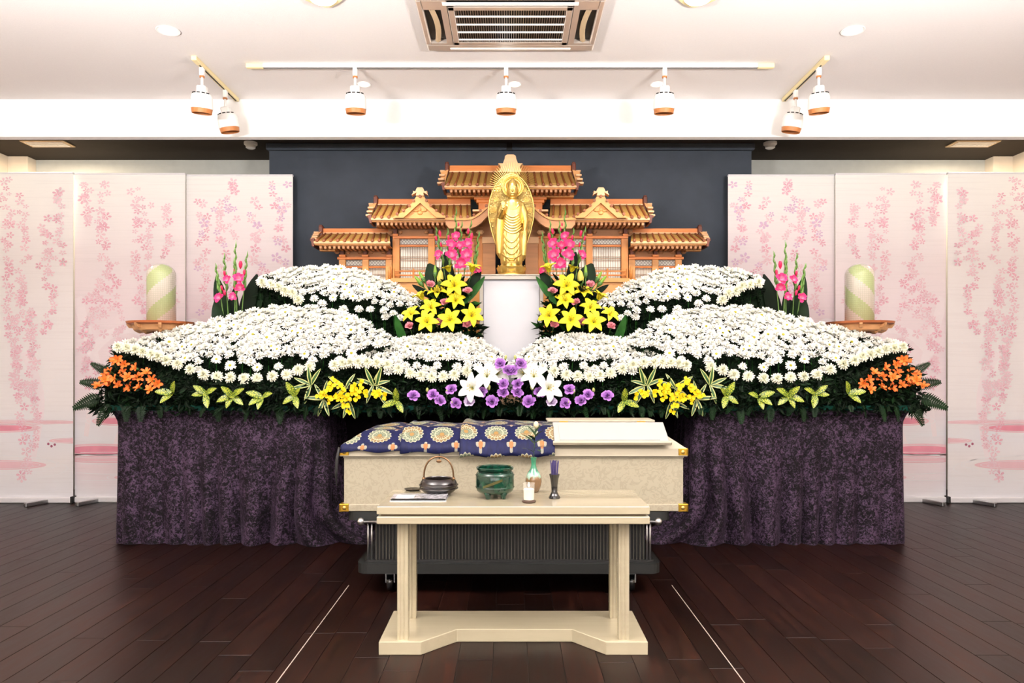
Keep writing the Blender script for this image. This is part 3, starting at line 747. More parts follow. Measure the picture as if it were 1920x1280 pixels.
bc = thing('brocade_cloth', 'folded blue brocade cloth with round floral medallions on the coffin', 'cloth', (XC - .35, DC + .2, zc3))
fold_part(XC - wl + .002, XP(757, DC), .004, .012, XP(708, DC), 0.0, bc, 1.3)
fold_part(XP(750, DC), XP(868, DC), .016, .018, XP(826, DC), .005, bc, 4.1)
fold_part(XP(862, DC), XP(1040, DC), .028, .04, XP(930, DC), .0, bc, 7.7)
tx = XC - wl - .012
MB().tube([(tx + .01, DC - .012, zc3 + .01), (tx - .002, DC - .016, zc3 - .06), (tx - .006, DC - .016, zc3 - .13), (tx - .004, DC - .015, zc3 - .2)], [.006, .009, .008, .003], 8).build('tassel', M['black'], bc, True)

# ------------------------------------------------------------------ offering table
M['ivory_lam'] = wood_mat('ivory_laminate', rgb(178, 168, 142), 'X', .16, .045, 7, coat=.6)
M['gap_brown'] = plain('gap_brown', rgb(96, 78, 56), .6)
DTB = 3.253; XT = .0125
tb = thing('offering_table', 'low ivory laminate altar table with notched base in front of coffin', 'table', (XT, 3.45, 0))
hw = .587; zf = .058
base = [(XT - hw, DTB), (XT - .403, DTB), (XT - .256, DTB + .158), (XT + .268, DTB + .158), (XT + .405, DTB), (XT + hw, DTB), (XT + hw, 3.672), (XT - hw, 3.672)]
o = MB().slab(base, 0, zf).build('base_plate', M['ivory_lam'], tb); bv = o.modifiers.new('bv', 'BEVEL'); bv.width = .003; bv.segments = 2
MB().box(XT - .592, XT + .592, DTB - .02, 3.68, .616, .651, ch=.003).build('table_top', M['ivory_lam'], tb)
MB().box(XT - .575, XT + .575, DTB - .005, 3.665, .606, .617).build('shadow_gap', M['gap_brown'], tb)
MB().box(XT - .592, XT + .592, DTB - .02, 3.68, .574, .607, ch=.003).build('apron', M['ivory_lam'], tb)
for sx in (-1, 1):
    for y in (3.30, 3.58):
        x = XT + sx * .4855; lg = MB(); h_ = .0235; g = []
        for (a0, b0, a1, b1) in ((-1, -1, 1, -1), (1, -1, 1, 1), (1, 1, -1, 1), (-1, 1, -1, -1)):
            for k in range(8):
                f = k / 8; ins = .0035 if k % 3 == 2 else 0
                px_, py_ = a0 + (a1 - a0) * f, b0 + (b1 - b0) * f
                nx_, ny_ = (b1 - b0) / 2, -(a1 - a0) / 2
                g.append((x + px_ * h_ - nx_ * ins, y + py_ * h_ - ny_ * ins))
        lg.slab(g, zf, .576).build('leg', M['ivory_lam'], tb)
# things on the table
ZTB = .651
def dy(py, z=ZTB): return F * (EYE - z) / (py - HY)
M['lacquer'] = plain('dark_brown_lacquer', rgb(15, 7, 8), .2, var=.3, vs=9, coat=.15)
D = dy(926); x = XP(822.5, D); q = .0895
bw = thing('brown_incense_bowl', 'dark brown lacquer bowl with tall arched wire handle on the table', 'bowl', (x, D, ZTB))
MB().lathe([(.0, .0), (.055, .0), (.06, .004), (.078, .018), (q, .036), (q, .05), (.084, .062), (.072, .075), (.066, .077), (.064, .073), (.074, .06), (.078, .045), (.06, .018), (.0, .016)], 36, (x, D, ZTB), cap=False).build('bowl', M['lacquer'], bw, 40)
for z in (.03, .046): MB().lathe([(q * .965 + .004, z - .003), (q * .985 + .006, z), (q * .965 + .004, z + .003)], 36, (x, D, ZTB), cap=False).build('raised_band', M['lacquer'], bw, True)
MB().lathe([(.0, .05), (.074, .05)], 30, (x, D, ZTB), cap=False).build('ash', plain('grey_ash', rgb(92, 86, 82), .95, var=.15), bw)
M['bronze'] = plain('bronze_wire', rgb(112, 86, 62), .3, .9, var=.1)
hp = [(x + .071 * math.cos(g), D, ZTB + .066 + .112 * max(0, math.sin(g)) ** .72) for g in [math.pi * k / 20 for k in range(21)]]
MB().tube(hp, .0042, 8).build('handle', M['bronze'], bw, True)
for sx in (-1, 1): MB().lathe([(.007, -.006), (.009, 0), (.007, .01)], 12, (x + sx * .071, D, ZTB + .07)).build('handle_lug', M['bronze'], bw, True)
MB().tube([(x + .003, D, ZTB + .19), (x + .003, D, ZTB + .168)], .003, 6).build('hook', M['black'], bw)
MB().ell((x + .002, D - .006, ZTB + .157), (.013, .003, .008), 12, 8, 0).build('charm', M['bronze'], bw, True)
# green ceramic censer
def glaze(name, c0, c1):
    t = NT(name); k = t.noise(t.coord('Object', (1, 1, .5)), 16, 4, .6, .5)
    return t.base(t.ramp(k, [(.35, c0), (.7, c1)]), .14, 0, .4, .15)
M['green_glaze'] = glaze('green_glaze', rgb(2, 27, 20), rgb(7, 55, 39))
D = dy(938) + .088; x = XP(928, D); r = .0885
gc = thing('green_censer', 'glossy green ceramic incense burner on three feet at table centre', 'incense burner', (x, D, ZTB))
MB().lathe([(.0, .022), (.07, .022), (.083, .032), (r, .046), (r, .108), (.084, .116), (.078, .120), (.079, .125), (.086, .131), (.087, .139), (.083, .142), (.076, .139), (.074, .12), (.078, .1), (.0, .095)], 44, (x, D, ZTB), cap=False).build('pot', M['green_glaze'], gc, 40)
MB().lathe([(.0, .112), (.076, .112)], 36, (x, D, ZTB), cap=False).build('ash', plain('pale_ash', rgb(70, 74, 70), .95, var=.15), gc)
for z in (.05, .105): MB().lathe([(r, z - .003), (r + .003, z), (r, z + .003)], 44, (x, D, ZTB), cap=False).build('raised_band', M['green_glaze'], gc, True)
M['gold_band'] = plain('dull_gold_stroke', rgb(70, 66, 34), .3, .3, var=.3, vs=40)
rows = []
for k in range(13):
    g = R(-126 + 60 * k / 12); zc_ = .056 + .036 * k / 12
    rows.append([(x + (r + .0012) * math.cos(g), D + (r + .0012) * math.sin(g), ZTB + zc_ - .006), (x + (r + .0012) * math.cos(g), D + (r + .0012) * math.sin(g), ZTB + zc_ + .006)])
MB().grid(rows).build('painted_stroke', M['gold_band'], gc, True)
for k in range(3):
    g = R(-70 + 120 * k) if k else R(-112)
    g = (R(-118), R(-52), R(90))[k]
    MB().lathe([(.008, .0), (.011, .003), (.012, .012), (.017, .026), (.012, .034)], 14, (x + .066 * math.cos(g), D + .066 * math.sin(g), ZTB)).build('foot', M['green_glaze'], gc, True)
# vase with sprig
def vase_mat():
    t = NT('two_tone_vase'); tc = t.n('ShaderNodeTexCoord'); sp = t.n('ShaderNodeSeparateXYZ'); t.l(tc.outputs['Object'], sp.inputs[0])
    k = t.noise(t.coord('Object', (1, 1, .3)), 55, 3, .6)
    h_ = t.math('ADD', sp.outputs[2], t.math('MULTIPLY_ADD', k, .06, -.03))
    c = t.ramp(t.math('DIVIDE', h_, .17), [(.0, rgb(92, 68, 44)), (.42, rgb(106, 80, 52)), (.5, rgb(150, 190, 170)), (.58, rgb(40, 110, 84)), (1, rgb(46, 112, 82))])
    return t.base(c, .22, 0, .5, .5)
D = dy(922); x = XP(1000.5, D)
va = thing('bud_vase', 'slender bottle vase, green glaze over brown, with a leafy sprig', 'vase', (x, D, ZTB))
MB().lathe([(.0, .0), (.022, .0), (.026, .003), (.036, .03), (.040, .052), (.038, .072), (.028, .094), (.016, .112), (.0115, .13), (.0125, .15), (.017, .168), (.0155, .168), (.010, .15), (.009, .13), (.0, .125)], 30, (x, D, ZTB), cap=False).build('vase_body', vase_mat(), va, 50)
M['sprig'] = leaf_mat('sprig_leaf', rgb(30, 52, 32), rgb(66, 86, 56), .5)
M['bud_cream'] = plain('cream_bud', rgb(206, 196, 160), .6)
sp_ = thing('leafy_sprig', 'small leafy sprig with pale bud standing in the slender vase', 'sprig', (x, D, ZTB + .14))
st = [(x, D, ZTB + .127), (x + .002, D, ZTB + .2), (x + .006, D, ZTB + .26), (x + .012, D, ZTB + .312)]
MB().tube(st, .0022, 6).build('stem', M['sprig'], sp_)
def leaf(L, W, mats, curl=.3, cup=.15, n=6, stripe=False, name='leaf'):
    rows = []
    for i in range(n + 1):
        f = i / n; w_ = W * (math.sin(math.pi * min(1, f * .93 + .05)) ** .75) * .5
        y = L * f; z = -curl * L * f * f
        if stripe: rows.append([(-w_, y, z + cup * w_), (-w_ * .55, y, z + cup * w_ * .4), (0, y, z - .0), (w_ * .55, y, z + cup * w_ * .4), (w_, y, z + cup * w_)])
        else: rows.append([(-w_, y, z + cup * w_), (0, y, z), (w_, y, z + cup * w_)])
    mb = MB().grid(rows)
    if stripe:
        for k in range(len(mb.m)): mb.m[k] = 1 if k % 4 in (0, 3) else 0
    return mb.mesh(name, mats, True)
lf = leaf(.066, .026, M['sprig'], .35)
for (h_, az, el, sc_) in ((.19, 200, 40, 1), (.21, -20, 30, .95), (.23, 160, 55, 1.15), (.235, 20, 35, 1.0), (.25, 230, 45, 1.0), (.262, -30, 55, 1.0), (.275, 150, 65, .85), (.2, 300, 20, .9), (.285, 40, 60, .8)):
    o = link('leaf', lf, sp_); p = Vector((.004 * (h_ - .13) / .1, 0, h_ - .14))
    o.matrix_local = Matrix.Translation(p) @ Matrix.Rotation(R(az - 90), 4, 'Z') @ Matrix.Rotation(R(el), 4, 'X') @ Matrix.Scale(sc_, 4)
MB().lathe([(.003, 0), (.012, .012), (.013, .024), (.008, .034), (.0, .038)], 12, (x + .012, D, ZTB + .305)).build('bud', M['bud_cream'], sp_, True)
# candle
D = dy(944) + .03; x = XP(991.5, D)
cd = thing('glass_candle', 'short lit white candle in clear glass on a dark coaster', 'candle', (x, D, ZTB))
MB().lathe([(.0, .0), (.027, .0), (.031, .004), (.031, .009), (.026, .012), (.0, .012)], 28, (x, D, ZTB), cap=False).build('coaster', plain('dark_wood_coaster', rgb(58, 40, 32), .4), cd, 40)
MB().lathe([(.0, .014), (.0225, .014), (.0235, .06), (.018, .063), (.0, .062)], 28, (x, D, ZTB), cap=False).build('wax', plain('cream_wax', rgb(236, 228, 206), .5, var=.02), cd, 40)
def glass_mat():
    t = NT('clear_glass'); t.base((1, 1, 1, 1), .03, 0, .5)
    tr_ = t.n('ShaderNodeBsdfTransparent'); mx = t.n('ShaderNodeMixShader'); mx.inputs[0].default_value = .09
    t.l(tr_.outputs[0], mx.inputs[1]); t.l(t.b.outputs[0], mx.inputs[2]); t.l(mx.outputs[0], t.t.nodes['Material Output'].inputs[0])
    return t.mat
M['glass'] = glass_mat()
MB().lathe([(.0, .0125), (.0245, .0125), (.0265, .088), (.0258, .088), (.024, .0135), (.0, .0132)], 28, (x, D, ZTB), cap=False).build('glass_cup', M['glass'], cd, 50)
MB().tube([(x, D, ZTB + .062), (x + .001, D, ZTB + .07)], .0012, 6).build('wick', M['black'], cd)
MB().lathe([(.0005, .068), (.004, .073), (.0045, .078), (.002, .086), (.0, .092)], 12, (x, D, ZTB)).build('flame', glow('flame', (1, .72, .3, 1), 9), cd, True)
# incense stick holder
D = dy(934); x = XP(1039.5, D)
ih = thing('incense_holder', 'black trumpet-shaped holder filled with dark purple incense sticks', 'incense holder', (x, D, ZTB))
MB().lathe([(.0, .0), (.026, .0), (.027, .006), (.02, .018), (.0135, .03), (.015, .06), (.019, .09), (.025, .112), (.023, .112), (.017, .09), (.0, .06)], 28, (x, D, ZTB), cap=False).build('holder', M['black_gloss'], ih, 40)
M['incense'] = plain('purple_incense', rgb(52, 44, 92), .8, var=.2)
rd = random.Random(3)
for k in range(26):
    a = rd.random() * 6.28; r0 = rd.random() ** .5 * .011; r1 = r0 * 1.9
    h_ = .165 + rd.random() * .012
    MB().tube([(x + r0 * math.cos(a), D + r0 * math.sin(a), ZTB + .06), (x + r1 * math.cos(a), D + r1 * math.sin(a), ZTB + h_)], .0016, 5).build('incense_stick', M['incense'], ih)
# wrapped papers and dark dish
D = dy(935); x = XP(786, D)
pp = thing('wrapped_papers', 'thin stack of papers in clear crinkled wrapping lying on the table', 'papers', (x, D, ZTB))
M['foil'] = plain('crinkled_wrap', rgb(196, 196, 202), .12, .25, var=.12, vs=40, bump=.8, bs=45, coat=.6)
M['paper'] = plain('grey_paper', rgb(206, 204, 206), .5, var=.05)
MB().box(x - .125, x + .13, D - .07, D + .075, ZTB, ZTB + .004, ch=.001).build('sheet', M['foil'], pp)
MB().box(x - .12, x + .125, D - .066, D + .07, ZTB + .0045, ZTB + .01, ch=.001).build('sheet', M['black'], pp)
rows = []
for i in range(19):
    rows.append([(x - .122 + .25 * i / 18, D - .068 + .14 * j / 10, ZTB + .0125 + .004 * abs(noise.noise(Vector((i * .5, j * .5, 3))))) for j in range(11)])
MB().grid(rows).build('wrap', M['foil'], pp, False)
MB().box(x - .1, x - .02, D - .05, D + .01, ZTB + .013, ZTB + .0165).build('card', M['paper'], pp)
D = dy(919); x = XP(774, D)
dd = thing('flat_dish', 'flat dark oval dish beside the brown bowl', 'dish', (x, D, ZTB))
MB().lathe([(.0, .0), (.03, .0), (.043, .008), (.041, .009), (.0, .004)], 28, (x, D, ZTB), cap=False).build('dish', M['lacquer'], dd, 40)
# ------------------------------------------------------------------ flower building blocks
M['mum'] = petal_mat('white_mum_petal', rgb(246, 246, 232), rgb(253, 253, 252), .6)
M['mum_cream'] = petal_mat('cream_mum_petal', rgb(238, 238, 196), rgb(252, 252, 244), .6)
M['mum_eye'] = plain('mum_eye', rgb(168, 164, 40), .7, var=.2, vs=200)
M['lily_y'] = petal_mat('yellow_lily_petal', rgb(232, 214, 30), rgb(250, 232, 52), .5)
M['lily_w'] = petal_mat('white_lily_petal', rgb(228, 236, 206), rgb(250, 250, 250), .5)
M['stamen'] = plain('stamen', rgb(170, 150, 50), .6)
M['glad'] = petal_mat('pink_gladiolus_petal', rgb(252, 200, 220), rgb(236, 50, 124), .5, 1.25)
M['glad_red'] = plain('gladiolus_bud_pink', rgb(232, 34, 92), .5, var=.12)
M['rose'] = petal_mat('pink_rose_petal', rgb(244, 190, 190), rgb(226, 106, 132), .55)
M['lisi'] = petal_mat('purple_lisianthus_petal', rgb(130, 70, 150), rgb(186, 130, 214), .55)
M['lisi_pale'] = petal_mat('pale_lisianthus_petal', rgb(196, 170, 210), rgb(226, 208, 236), .55)
M['alst'] = petal_mat('orange_alstroemeria_petal', rgb(250, 150, 60), rgb(242, 104, 54), .5)
M['onc'] = petal_mat('yellow_oncidium_petal', rgb(238, 200, 10), rgb(250, 226, 20), .5)
M['bud_green'] = plain('pale_green_bud', rgb(196, 204, 120), .5, var=.1)
M['stem'] = plain('green_stem', rgb(66, 104, 44), .5, var=.15)
M['glad_stem'] = plain('gladiolus_green', rgb(98, 138, 62), .5, var=.2, vs=40)
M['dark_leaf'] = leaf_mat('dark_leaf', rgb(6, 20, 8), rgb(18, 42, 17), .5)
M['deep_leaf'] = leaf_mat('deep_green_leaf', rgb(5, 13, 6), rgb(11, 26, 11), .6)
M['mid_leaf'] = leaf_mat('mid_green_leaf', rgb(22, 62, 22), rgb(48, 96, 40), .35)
M['stripe_g'] = plain('striped_leaf_green', rgb(46, 84, 38), .4, var=.15)
M['stripe_y'] = plain('striped_leaf_cream', rgb(206, 206, 132), .4, var=.08)
def aucuba_mat():
    t = NT('spotted_laurel'); v = t.coord('Object')
    vo = t.n('ShaderNodeTexVoronoi'); t.l(v, vo.inputs['Vector']); vo.inputs['Scale'].default_value = 170
    k = t.noise(v, 90, 3, .6); d = t.math('ADD', vo.outputs['Distance'], t.math('MULTIPLY_ADD', k, .5, -.25))
    return t.base(t.ramp(d, [(.32, rgb(196, 196, 60)), (.44, rgb(170, 180, 60)), (.5, rgb(52, 84, 28))]), .3, 0, .4)
M['aucuba'] = aucuba_mat()

def petal(mb, L, W, r0, t0, t1, az, mi=0, rows=4, cup=.25, base=.25, z0=0.0, ruffle=0.0, tipw=.15, pointed=False):
    """petal strip leaving the axis at radius r0; tilt (deg above horizontal) runs t0 -> t1"""
    ca, sa = math.cos(az), math.sin(az); r = r0; z = z0; out = []
    for i in range(rows + 1):
        f = i / rows
        w_ = W * .5 * (base + (1 - base) * math.sin(math.pi * min(.5, f * .75)) if f < .66 else (1 - ((f - .66) / .34) ** 2 * (1 - tipw)))
        if pointed: w_ = W * .5 * max(.04, math.sin(math.pi * (.1 + .9 * f ** .85)) ** .8)
        t = R(t0 + (t1 - t0) * f)
        if i: r += math.cos(t) * L / rows; z += math.sin(t) * L / rows
        nz = math.cos(t) * cup * w_; nr = -math.sin(t) * cup * w_
        q = ruffle * math.sin(az * 7 + f * 9) * f
        line = []
        for sd in (-1, 0, 1):
            rr = r + (nr if sd else 0); zz = z + (nz if sd else 0) + (q * sd if sd else 0)
            line.append((rr * ca - sd * w_ * sa, rr * sa + sd * w_ * ca, zz))
        out.append(line)
    mb.grid(out, mi)
def mum_mesh(seed, full=False, eye=False):
    rd = random.Random(seed); mb = MB()
    if full: layers = [(15, .036, .0125, 8, -18, 0), (13, .031, .012, 30, 12, .004), (10, .024, .010, 52, 50, .008), (7, .015, .009, 70, 95, .01)]
    elif eye: layers = [(15, .031, .011, 10, -8, 0), (13, .027, .010, 26, 8, .002)]
    else: layers = [(13, .032, .013, 6, -14, 0), (11, .026, .0125, 34, 20, .003), (7, .017, .011, 62, 80, .006)]
    for li, (n, L, W, t0, t1, z0) in enumerate(layers):
        for k in range(n):
            petal(mb, L * rd.uniform(.86, 1.1), W * rd.uniform(.9, 1.15), .004, t0 + rd.uniform(-9, 9), t1 + rd.uniform(-12, 12), 2 * math.pi * (k + .5 * (li % 2) + rd.uniform(-.2, .2)) / n, 0, 2, .18, .4, z0, 0, .5)
    mb.lathe([(.006, -.012), (.007, -.002), (.003, .001)], 6, mi=1, cap=False)
    return mb.mesh('chrysanthemum', [M['mum_cream'] if full else M['mum'], M['stem']], True)
MUM = [mum_mesh(11 + i) for i in range(4)]
MUM_EYE = [mum_mesh(31 + i, eye=True) for i in range(2)]
MUM_FULL = [mum_mesh(51 + i, full=True) for i in range(3)]
EYE_M = MB().lathe([(.0085, .0), (.008, .004), (.004, .0062), (.0, .0066)], 10, cap=False).mesh('flower_eye', M['mum_eye'], True)
def place(o, loc, d, roll=0.0, sc_=1.0):
    o.matrix_local = Matrix.Translation(loc) @ aim(d, roll) @ Matrix.Scale(sc_, 4); return o

def leaf_cloud(mb, samples, rd, L=(.03, .07), W=.35, mis=(0,), droop=.5):
    """little pointed leaves at (pos, outward) samples"""
    for p, out in samples:
        d = (Vector(out) + Vector((rd.uniform(-.9, .9), rd.uniform(-.6, .3), rd.uniform(-droop, .6)))).normalized()
        a = d.cross(Vector((rd.uniform(-1, 1), rd.uniform(-1, 1), rd.uniform(-1, 1))))
        if a.length < 1e-4: continue
        a.normalize(); l = rd.uniform(*L); w_ = l * W * .5; n = a.cross(d); p = Vector(p)
        mb.add([p, p + d * l * .45 + a * w_ + n * w_ * .4, p + d * l, p + d * l * .45 - a * w_ + n * w_ * .4], [(0, 1, 2), (0, 2, 3)], rd.choice(mis))
LEAFS = lambda: [M['deep_leaf'], M['dark_leaf'], M['mid_leaf']]

# ------------------------------------------------------------------ chrysanthemum mounds
MOUNDS = {
 'large': dict(up=[(213, 650), (250, 640), (300, 626), (360, 612), (420, 597), (470, 584), (520, 576), (570, 575), (610, 581), (650, 591), (690, 608), (715, 623), (732, 636)],
   lo=[(213, 651), (250, 656), (300, 668), (340, 672), (400, 668), (450, 664), (500, 667), (560, 664), (620, 664), (660, 652), (690, 648), (732, 640)],
   rim=[(222, 650), (238, 652), (254, 655), (268, 659), (283, 664), (297, 668), (312, 675), (333, 682), (357, 692), (382, 702), (407, 706), (432, 707), (457, 709), (482, 709), (511, 705), (538, 702), (559, 693), (581, 687)],
   bot=762, D0=5.46, D1=6.0, n=300, sp=11.2, lab='large white chrysanthemum mound on the %s half of the altar'),
 'upper': dict(up=[(484, 519), (520, 509), (560, 503), (600, 500), (640, 503), (680, 511), (720, 526), (760, 545), (790, 566)],
   lo=[(484, 526), (520, 537), (550, 549), (600, 550), (650, 556), (700, 566), (745, 574), (790, 574)],
   rim=[(492, 529), (508, 533), (523, 537), (535, 545), (548, 549), (560, 562)],
   bot=640, D0=6.12, D1=6.46, n=190, sp=10.6, lab='rear raised white chrysanthemum mound on the %s below the shrine'),
 'low': dict(up=[(622, 683), (660, 667), (700, 650), (740, 639), (780, 632), (820, 628), (850, 628), (880, 634), (910, 647), (935, 664), (950, 680)],
   lo=[(622, 685), (660, 680), (700, 680), (740, 680), (780, 672), (820, 670), (860, 669), (900, 674), (950, 686)],
   rim=[(628, 684), (642, 681), (656, 679), (672, 679), (688, 679), (707, 680), (727, 683), (747, 691), (769, 699), (789, 703), (809, 706), (831, 705), (852, 702), (875, 696)],
   bot=762, D0=5.33, D1=5.66, n=180, sp=10.8, lab='low front white chrysanthemum mound just %s of the white pedestal')}
def in_mound(md, px, t):
    u = lerp_poly(md['up'], px); l = lerp_poly(md['lo'], px)
    return l + (u - l) * t, md['D0'] + (md['D1'] - md['D0']) * t
for key, md in MOUNDS.items():
    rd = random.Random({'large': 1, 'upper': 2, 'low': 3}[key]); pts = []
    xa_, xb_ = md['up'][0][0] + 4, md['up'][-1][0] - 3
    tries = 0
    while len(pts) < md['n'] and tries < 60000:
        tries += 1
        px = rd.uniform(xa_, xb_); t = rd.random()
        if t < .3 and rd.random() > .45 + 1.5 * t and abs(px - (xa_ + xb_) / 2) < .4 * (xb_ - xa_): continue
        py, D = in_mound(md, px, t); sp = md['sp'] * (.86 if t > .75 else 1.0)
        if all((px - q[0]) ** 2 + ((py - q[1]) * 1.15) ** 2 > sp * sp for q in pts): pts.append((px, py, D, t))
    # stray blooms hanging below the carpet
    for k in range(int(md['n'] * .1)):
        px = rd.uniform(xa_ + .3 * (xb_ - xa_), xb_ - .08 * (xb_ - xa_)); py = lerp_poly(md['lo'], px) + rd.uniform(4, 24)
        if all((px - q[0]) ** 2 + (py - q[1]) ** 2 > 130 for q in pts + [(a, b, 0, 0) for a, b in md['rim']]): pts.append((px, py, md['D0'] - .03, -.1))
    choice = [(rd.random(), rd.random(), rd.uniform(-.5, .5), rd.uniform(0, 6.28), rd.uniform(1.0, 1.32)) for _ in pts]
    for s in (-1, 1):
        cx_ = (md['up'][0][0] + md['up'][-1][0]) / 2; rt = PM(cx_, md['bot'], (md['D0'] + md['D1']) / 2, s); rt.z = ZT + .03
        t_ = thing('flower_mound', md['lab'] % SIDE[s], 'flower arrangement', rt, 'white chrysanthemum mounds on the altar')
        for (px, py, D, t), (c0, c1, tw, ro, sz) in zip(pts, choice):
            p = PM(px, py, D, s) - rt
            d = Vector(((tw * .55) * (1 if s < 0 else -1), -.66 + .1 * max(t, 0) + c1 * .2, .60 + .1 * max(t, 0)))
            if c0 < .15:
                o = link('chrysanthemum', MUM_EYE[int(c1 * 2)], t_); d.y -= .45; place(o, p, d, ro, sz * (1.0 + .22 * max(t, 0)))
                e = link('flower_eye', EYE_M, o); e.location = (0, 0, .001)
            else: place(link('chrysanthemum', MUM[int(c1 * 4)], t_), p, d, ro, sz * (.94 + .3 * max(t, 0)))
        for k, (px, py) in enumerate(md['rim']):
            p = PM(px, py, md['D0'] - .05, s) - rt
            place(link('chrysanthemum', MUM_FULL[k % 3], t_), p, (.25 * math.sin(k * 2.1), -.95, .42), k * .7, 1.18 if key != 'upper' else 1.28)['label'] = 'full cream-white rim bloom'
        # dark body under the blooms, stems and leaves
        body = MB(); rows = []; n = 40
        for i in range(n + 1):
            px = md['up'][0][0] + (md['up'][-1][0] - md['up'][0][0]) * i / n; pu = lerp_poly(md['up'], px); pl_ = lerp_poly(md['lo'], px)
            D0, D1 = md['D0'], md['D1']; gap = 7
            b0 = PM(px, md['bot'], D0 + .05, s); b1 = PM(px, pl_ + gap, D0 + .07, s); b2 = PM(px, pu + gap, D1 + .02, s); b3 = Vector((b2.x, D1 + .06, b0.z))
            b1.z = max(b1.z, b0.z + .004); b2.z = max(b2.z, b1.z + .002)
            rows.append([b0, b1, (b1 + b2) / 2, b2, b3])
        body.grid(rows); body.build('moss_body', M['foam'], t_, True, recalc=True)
        fol = MB(); rd2 = random.Random(9); sam = []
        for k in range(2600 if key == 'large' else 1500):
            px = rd2.uniform(md['up'][0][0], md['up'][-1][0]); q = rd2.random()
            pl_ = lerp_poly(md['lo'], px); pu = lerp_poly(md['up'], px)
            if q < .38:
                f = rd2.random(); py = pl_ + 5 + (pu - pl_) * f; D = md['D0'] + (md['D1'] - md['D0']) * f + .02
            else: py = pl_ + (md['bot'] - pl_) * rd2.random(); D = md['D0'] + .03
            sam.append((PM(px, py, D, s), (0, -.5, .2)))
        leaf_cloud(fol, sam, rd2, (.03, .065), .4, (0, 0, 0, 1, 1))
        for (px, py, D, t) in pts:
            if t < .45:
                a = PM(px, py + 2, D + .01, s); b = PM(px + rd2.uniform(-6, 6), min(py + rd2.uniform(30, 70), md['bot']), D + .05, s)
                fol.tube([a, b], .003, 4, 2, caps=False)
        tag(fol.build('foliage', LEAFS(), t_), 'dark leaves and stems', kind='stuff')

# ------------------------------------------------------------------ greenery apron along the altar edge
for s in (-1, 1):
    rd = random.Random(21); g = MB(); sam = []
    top = [(165, 765), (185, 735), (200, 690), (215, 668), (260, 676), (330, 700), (420, 716), (520, 716), (600, 700), (660, 696), (720, 700), (800, 715), (870, 712), (930, 700), (957, 720)]
    for k in range(5600):
        px = rd.uniform(178, 955); pt = lerp_poly(top, px); py = pt + (772 - pt) * rd.random() ** .8
        D = 5.40 - .17 * rd.random() * min(1, (py - pt) / 30 + .3)
        sam.append((PM(px, py, D, s), (0, -.4, -.1)))
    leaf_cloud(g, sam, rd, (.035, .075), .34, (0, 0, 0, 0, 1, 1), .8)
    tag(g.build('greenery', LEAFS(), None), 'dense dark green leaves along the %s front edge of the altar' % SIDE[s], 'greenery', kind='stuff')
    bed = MB(); rows = []
    for i in range(31):
        px = 196 + (952 - 196) * i / 30; pt = lerp_poly(top, px) + 12
        a = PM(px, 766, 5.33, s); b = PM(px, pt, 5.42, s); a.z = ZT + .031; b.z = max(b.z, a.z + .02); c = b.copy(); c.y += .05; d_ = Vector((c.x, c.y, a.z))
        rows.append([a, b, c, d_])
    tag(bed.grid(rows).build('flower_bed', M['foam'], None, True, recalc=True), 'low dark moss bed under the leaves, %s front of altar' % SIDE[s], 'flower bed')
FERN = None
def fern_mesh(L, n=13, name='frond'):
    mb = MB()
    mb.tube([(0, L * i / 6, -.25 * L * (i / 6) ** 2) for i in range(7)], [.002 * (1 - i / 7) + .0006 for i in range(7)], 4, 0, False)
    for i in range(n):
        f = .15 + .85 * i / n; y = L * f; z = -.25 * L * f * f; w_ = L * .30 * (1 - f) ** .6 * min(1, f * 4) + .006; h2 = L / n * .62
        for sd in (-1, 1):
            mb.add([(0, y - h2 * .5, z), (sd * w_ * .55, y + w_ * .2 - h2 * .5, z + .002), (sd * w_, y + w_ * .5, z - w_ * .12), (sd * w_ * .5, y + w_ * .2 + h2 * .8, z - .002), (0, y + h2 * .6, z)], [(0, 1, 2, 3, 4)] if sd > 0 else [(4, 3, 2, 1, 0)])
    return mb
fm = fern_mesh(.24).mesh('frond', M['dark_leaf'])
ferns = [((196, 742), -165, -18, 1.0, 'drooping outward lowest beside the orange blooms'), ((200, 722), 172, 10, .8, 'spreading out level below the orange blooms'), ((205, 700), 158, 30, .62, 'raised beside the topmost orange blooms'), ((208, 752), -118, -40, .8, 'hanging over the outer altar corner')]
for s in (-1, 1):
    for (pp_, az, el, sz, wh) in ferns:
        p = PM(pp_[0], pp_[1], 5.24, s); t = thing('fern_frond', 'dark fern frond on the %s edge, %s' % (SIDE[s], wh), 'fern', p, 'fern fronds at the altar ends')
        o = link('frond', fm, t); a = az if s < 0 else 180 - az
        d = Vector((math.cos(R(a)) * math.cos(R(el)), -.2, math.sin(R(el)))).normalized(); z = (Vector((0, -1, .25)) - d * d.dot(Vector((0, -1, .25)))).normalized()
        o.matrix_local = Matrix((d.cross(z), d, z)).transposed().to_4x4() @ Matrix.Scale(sz, 4)
    rd = random.Random(8); hang = MB()
    for k in range(26):
        px = 230 + 720 * (k + rd.random()) / 26; m_ = fern_mesh(rd.uniform(.07, .13), 9)
        p = PM(px, 760 + rd.uniform(-4, 2), 5.245, s); d = Vector((rd.uniform(-.5, .5), -.35, -.75 + rd.uniform(-.2, .6))).normalized(); q = d.to_track_quat('Y', 'Z').to_matrix().to_4x4()
        hang.add([p + q @ Vector(v) for v in m_.v], m_.f)
    tag(hang.build('fern_fringe', M['dark_leaf'], None), 'fringe of small fern tips hanging below the %s altar edge' % SIDE[s], 'fern', kind='stuff')

